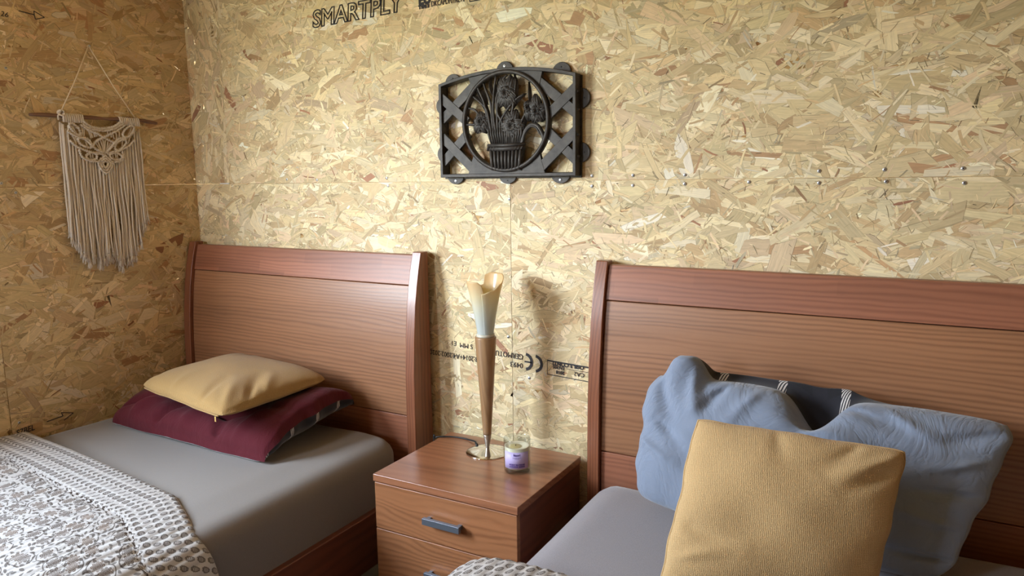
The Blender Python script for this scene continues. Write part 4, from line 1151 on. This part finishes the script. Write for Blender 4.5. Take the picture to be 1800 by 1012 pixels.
# fan of fine stalks rising from the basket
m = MB()
for k in range(15):
    f = k / 14; x0_ = lerp(-.040, .044, f); m.tube([(x0_, -.031, .086), (lerp(-.052, .058, f) * .9, -.036, .112), (lerp(-.066, .066, f) * .75, -.031, .142)], [.0040, .0036, .002], 6)
m.prism([(-.042, .084), (.046, .084), (.056, .125), (.036, .150), (-.030, .150), (-.052, .120)], -.031, -.022)
m.build('stalks', M['iron'], gr)
R9 = random.Random(9)
def flower(cx, cz, petals, y=-.031):
    m = MB()
    for lay, (kl, kw, rot_) in enumerate(((1.12, 1.1, 0.0), (.85, .85, .35), (.5, .75, .15))):
        for (a0, a1, n, L, W) in petals:
            d = R9.uniform(-.15, .15) + rot_
            relief_petals(m, cx, cz, a0 + d, a1 + d, n, L * kl * R9.uniform(.9, 1.1), W * kw * R9.uniform(.8, 1.1), y - .0022 * lay, 4 + lay % 2, .007)
    m.build('flower', M['iron'], gr)
flower(.006, .218, [(PI * .25, PI * .75, 2, .040, .017), (-PI * .2, PI * .2, 1, .030, .018), (PI * .8, PI * 1.2, 1, .030, .018), (-PI * .80, -PI * .2, 3, .044, .015)])
flower(-.072, .148, [(PI * .30, PI * .75, 1, .026, .014), (-PI * .15, PI * .25, 1, .024, .014), (PI * .85, PI * 1.25, 1, .026, .014), (-PI * .80, -PI * .15, 2, .032, .014)])
flower(.022, .132, [(PI * .28, PI * .72, 2, .036, .015), (-PI * .25, PI * .15, 1, .040, .018), (PI * .85, PI * 1.2, 1, .034, .017), (-PI * .75, -PI * .2, 3, .036, .015)])
flower(.096, .166, [(PI * .35, PI * .8, 1, .036, .014), (-PI * .1, PI * .3, 1, .026, .014), (PI * .9, PI * 1.3, 1, .024, .013), (-PI * .75, -PI * .15, 2, .032, .013)])
flower(.070, .176, [(PI * .4, PI * .6, 1, .016, .012), (PI * .8, PI * 1.2, 1, .014, .012), (-PI * .7, -PI * .3, 1, .034, .013)], -.029)
# long pointed leaves
def leafm(pts, w):
    sp_ = spline([(x, 0, z) for x, z in pts], 7); n = len(sp_); m = MB(); L_ = []; Rr = []; Cc = []; Bk = []
    vs = []
    for i, p in enumerate(sp_):
        t = (sp_[min(i + 1, n - 1)] - sp_[max(i - 1, 0)]).normalized(); nn = Vector((-t.z, 0, t.x)); ww = w * math.sin(PI * (i / (n - 1) * .92 + .06)) ** .8
        a, b = p + nn * ww, p - nn * ww
        vs += [(a.x, -.027, a.z), (p.x, -.034, p.z), (b.x, -.027, b.z), (p.x, -.022, p.z)]
    fs = [(i * 4 + k, i * 4 + (k + 1) % 4, (i + 1) * 4 + (k + 1) % 4, (i + 1) * 4 + k) for i in range(n - 1) for k in range(4)] + [(0, 1, 2, 3), tuple((n - 1) * 4 + k for k in (3, 2, 1, 0))]
    m.add(vs, fs); m.build('leaf', M['iron'], gr)
for pts, w in (([(.074, .178), (.073, .210), (.072, .240)], .006), ([(-.046, .10), (-.054, .17), (-.078, .214), (-.086, .236)], .007), ([(.034, .20), (.032, .235), (.030, .262)], .008), ([(-.030, .20), (-.044, .235), (-.040, .262)], .006),
               ([(-.010, .15), (-.026, .19), (-.028, .225), (-.016, .255)], .006), ([(-.046, .150), (-.072, .196), (-.102, .220)], .0055), ([(.010, .16), (.036, .196), (.062, .212)], .006), ([(.052, .118), (.060, .15), (.058, .18)], .006), ([(-.052, .19), (-.070, .222), (-.094, .228)], .006)):
    leafm(pts, w)

# ------------------------------------------------------------------ macrame hanging on the left wall
mc = thing('macrame_hanging', 'cream macrame wall hanging on a driftwood stick, on the left wall', 'wall hanging', (XL, -.336, 1.43), rot=(0, 0, math.pi / 2))
# local frame: x runs along the wall towards the corner (+y in the room), -y is out of the wall into the room, z up
def L3(x, z, d): return Vector((x, -d, z))
m = MB(); sp_ = [L3(x, z, .016) for x, z in ((-.212, -.006), (-.16, -.004), (-.10, -.005), (-.03, -.0035), (.03, -.004), (.10, .001), (.15, -.004), (.188, -.008))]
m.tube(spline(sp_, 5), [.0042 + .0022 * abs(math.sin(i * .35)) for i in range(36)], 10); m.build('stick', M['stickwood'], mc)
m = MB(); m.tube([L3(-.0135, .211, .006), L3(-.07, .10, .012), L3(-.125, .004, .017)], .0019, 6); m.tube([L3(-.0135, .211, .006), L3(.05, .10, .012), L3(.113, .002, .017)], .0019, 6); m.tube(spline([L3(-.018, .208, .006), L3(-.0135, .213, .007), L3(-.009, .208, .006)], 5), .0019, 6)
m.build('hanging_string', M['string'], mc)
m = MB(); m.lathe([(0, 0), (.0012, 0), (.0012, .010), (.0032, .0105), (.0032, .012), (0, .012)], 10); na_ = m.build('nail', M['zinc'], mc); na_.location = (-.0135, 0, .211); na_.rotation_euler = (math.pi / 2, 0, 0)
R5 = random.Random(5)
# wrapped knot at the left end
m = MB(); m.tube([L3(-.125 + .007 * math.cos(a), .004 + .008 * math.sin(a), .020 + .006 * math.sin(a * 1.7)) for a in [i * .5 for i in range(26)]], .0026, 7)
m.tube([L3(-.128, .004, .02), L3(-.136, -.006, .022), L3(-.134, -.016, .02)], .0024, 7); m.build('knot', M['cord'], mc)
# lark's-head loops over the stick
for xa, xb, n in ((-.121, -.064, 10), (.056, .118, 10)):
    for k in range(n):
        x = lerp(xa, xb, k / (n - 1))
        m = MB(); m.tube([L3(x + R5.uniform(-.0004, .0004), -.022, .023), L3(x, -.008, .0245), L3(x, .0005, .0225), L3(x, .0030, .016), L3(x, -.001, .0095), L3(x, -.010, .010)], .0030, 8)
        m.build('loop', M['cord'], mc)
curves = {'top': [(-.063, -.017), (-.044, -.03), (-.019, -.035), (.003, -.034), (.031, -.028), (.058, -.011)], 'top2': [(-.066, -.025), (-.045, -.037), (-.019, -.041), (.002, -.041), (.03, -.035), (.06, -.018)], 'c2': [(-.073, -.027), (-.051, -.041), (-.025, -.05), (-.008, -.06), (.01, -.069), (.029, -.076)], 'c3': [(.068, -.022), (.041, -.039), (.012, -.054), (-.011, -.065), (-.031, -.076), (-.045, -.092)], 'c4': [(-.115, -.047), (-.098, -.058), (-.079, -.065), (-.054, -.069), (-.045, -.084), (-.035, -.096), (-.015, -.106)], 'c5': [(-.11, -.074), (-.092, -.091), (-.067, -.102), (-.042, -.109), (-.021, -.111), (-.008, -.116)], 'c6': [(.097, -.042), (.073, -.059), (.044, -.065), (.026, -.082), (.01, -.098), (-.005, -.111)], 'c7': [(.098, -.066), (.076, -.085), (.046, -.1), (.021, -.105), (.001, -.112)], 'd': [(-.005, -.116), (.017, -.142), (-.008, -.171), (-.029, -.14), (-.005, -.116)], 'd2': [(-.005, -.124), (.01, -.142), (-.008, -.163), (-.022, -.14), (-.005, -.124)], 'd3': [(-.006, -.132), (.003, -.142), (-.007, -.154), (-.015, -.141), (-.006, -.132)], 'c8': [(-.085, -.1), (-.077, -.123), (-.055, -.133), (-.03, -.136)], 'c9': [(.052, -.102), (.054, -.123), (.04, -.134), (.018, -.137)], 'e1': [(-.105, -.024), (-.095, -.026), (-.079, -.04), (-.078, -.058), (-.095, -.051), (-.106, -.034), (-.105, -.024)], 'e2': [(-.084, -.068), (-.069, -.067), (-.05, -.082), (-.048, -.094), (-.069, -.09), (-.083, -.078), (-.084, -.068)], 'e3': [(.088, -.021), (.099, -.026), (.091, -.045), (.07, -.059), (.059, -.052), (.067, -.036), (.088, -.021)], 'e4': [(.067, -.065), (.068, -.078), (.046, -.097), (.03, -.097), (.034, -.079), (.052, -.068), (.067, -.065)], 'e5': [(-.064, -.117), (-.052, -.11), (-.034, -.112), (-.033, -.127), (-.052, -.131), (-.064, -.125), (-.064, -.117)], 'e6': [(.009, -.113), (.029, -.108), (.048, -.115), (.049, -.126), (.029, -.129), (.013, -.124), (.009, -.113)]}
for key, pts in curves.items():
    sp_ = spline([L3(x, z, .0245) for x, z in pts], 8); n = len(sp_)
    straight = key[0] in 'd'
    m = MB(); base = .0030 if key in ('top', 'top2') else .0028
    m.tube([p + Vector((0, -.0008 * math.sin(i * 1.9), 0)) for i, p in enumerate(sp_)], [base * (1 + .22 * math.sin(i * 1.9)) for i in range(n)], 8)
    # little wrapped knots along the band
    dd = 0
    for a, b in zip(sp_, sp_[1:]):
        dd += (b - a).length
        if dd > .0052:
            dd = 0; t = (b - a).normalized(); nn = Vector((-t.z, 0, t.x)) * .0034
            m.tube([b + nn + t * .0012 + Vector((0, .001, 0)), b + Vector((0, -.0030, 0)), b - nn - t * .0012 + Vector((0, .001, 0))], .0019, 6)
    m.build('knotted_band', M['cord'], mc)
# fill cords inside the knotted yoke
fills = [((-.050, -.040), (-.043, -.066)), ((-.043, -.042), (-.037, -.064)), ((-.036, -.044), (-.030, -.062)), ((-.029, -.045), (-.024, -.060)), ((.012, -.044), (.012, -.056)), ((.020, -.042), (.024, -.060)), ((.028, -.040), (.032, -.066)), ((.036, -.036), (.040, -.068)),
         ((-.030, -.078), (-.012, -.108)), ((-.022, -.073), (-.010, -.110)), ((-.014, -.070), (-.008, -.112)), ((-.006, -.068), (-.006, -.112)), ((.002, -.070), (-.004, -.112)), ((.010, -.074), (-.002, -.110)), ((.018, -.078), (.000, -.108)), ((.024, -.080), (.004, -.106)),
         ((-.060, -.030), (-.064, -.062)), ((-.068, -.030), (-.072, -.060)), ((.050, -.032), (.048, -.060)), ((-.10, -.060), (-.090, -.086)), ((-.092, -.064), (-.078, -.092)), ((-.060, -.075), (-.056, -.098)), ((.086, -.056), (.076, -.080)), ((.06, -.066), (.056, -.090)),
         ((-.05, -.112), (-.048, -.130)), ((-.042, -.112), (-.041, -.130)), ((.022, -.110), (.022, -.127)), ((.030, -.110), (.031, -.127)), ((.038, -.112), (.039, -.126)), ((-.108, -.03), (-.112, -.066)), ((.104, -.026), (.10, -.058)), ((-.10, -.030), (-.086, -.052)), ((.092, -.026), (.078, -.052))]
for (xa, za), (xb, zb) in fills:
    m = MB(); mx = (xa + xb) / 2 + R5.uniform(-.002, .002)
    m.tube(spline([L3(xa, za, .021), L3(mx, (za + zb) / 2, .022), L3(xb, zb, .021)], 5), .0024, 6); m.build('yoke_cord', M['cord'], mc)
env = [(-.13, -.023), (-.123, -.03), (-.116, -.04), (-.111, -.054), (-.108, -.074), (-.092, -.091), (-.084, -.118), (-.075, -.128), (-.055, -.135), (-.032, -.14), (-.025, -.153), (-.008, -.171), (.013, -.152), (.02, -.139), (.049, -.131), (.066, -.099), (.092, -.072), (.102, -.053), (.115, -.039), (.121, -.03)]
ends = [(-.142, -.314), (-.136, -.33), (-.131, -.358), (-.113, -.38), (-.102, -.409), (-.088, -.442), (-.066, -.431), (-.041, -.459), (-.02, -.436), (.003, -.43), (.019, -.469), (.038, -.452), (.06, -.449), (.082, -.426), (.105, -.364), (.12, -.335)]
def interp(pl, x):
    if x <= pl[0][0]: return pl[0][1]
    for (a, b), (c, d) in zip(pl, pl[1:]):
        if x <= c: return b + (d - b) * (x - a) / max(1e-6, c - a)
    return pl[-1][1]
NCORD = 78
for k in range(NCORD):
    f = (k + .5) / NCORD; x0_ = lerp(-.129, .121, f) + R5.uniform(-.001, .001); xe = lerp(-.131, .122, f) + R5.uniform(-.005, .005)
    z0_ = interp(env, x0_) + .004; ze = interp(ends, xe) + R5.uniform(-.004, .022)
    depth = .012 + (k % 3) * .0042
    n = 14; ph = R5.uniform(0, 6.28); amp = R5.uniform(.0008, .0028); pts = []
    for i in range(n + 1):
        q = i / n; pts.append(L3(lerp(x0_, xe, q) + amp * math.sin(q * 9 + ph) * min(1, q * 3) + R5.uniform(-.0005, .0005), lerp(z0_, ze, q), depth + .0015 * math.sin(q * 7 + ph * 2)))
    m = MB(); rr = [R5.uniform(.0024, .0029)] * (n + 1); rr[-1] *= 1.25
    m.tube(pts, rr, 7)
    e = pts[-1]
    for q in range(11):      # frayed end
        dx = R5.uniform(-.0062, .0062); m.tube([e + Vector((dx * .15, R5.uniform(-.001, .001), .004)), e + Vector((dx * .6, R5.uniform(-.003, .002), -.010)), e + Vector((dx, R5.uniform(-.004, .003), -R5.uniform(.014, .024)))], [.0012, .0010, .0003], 4)
    m.build('cord', M['cord'], mc)
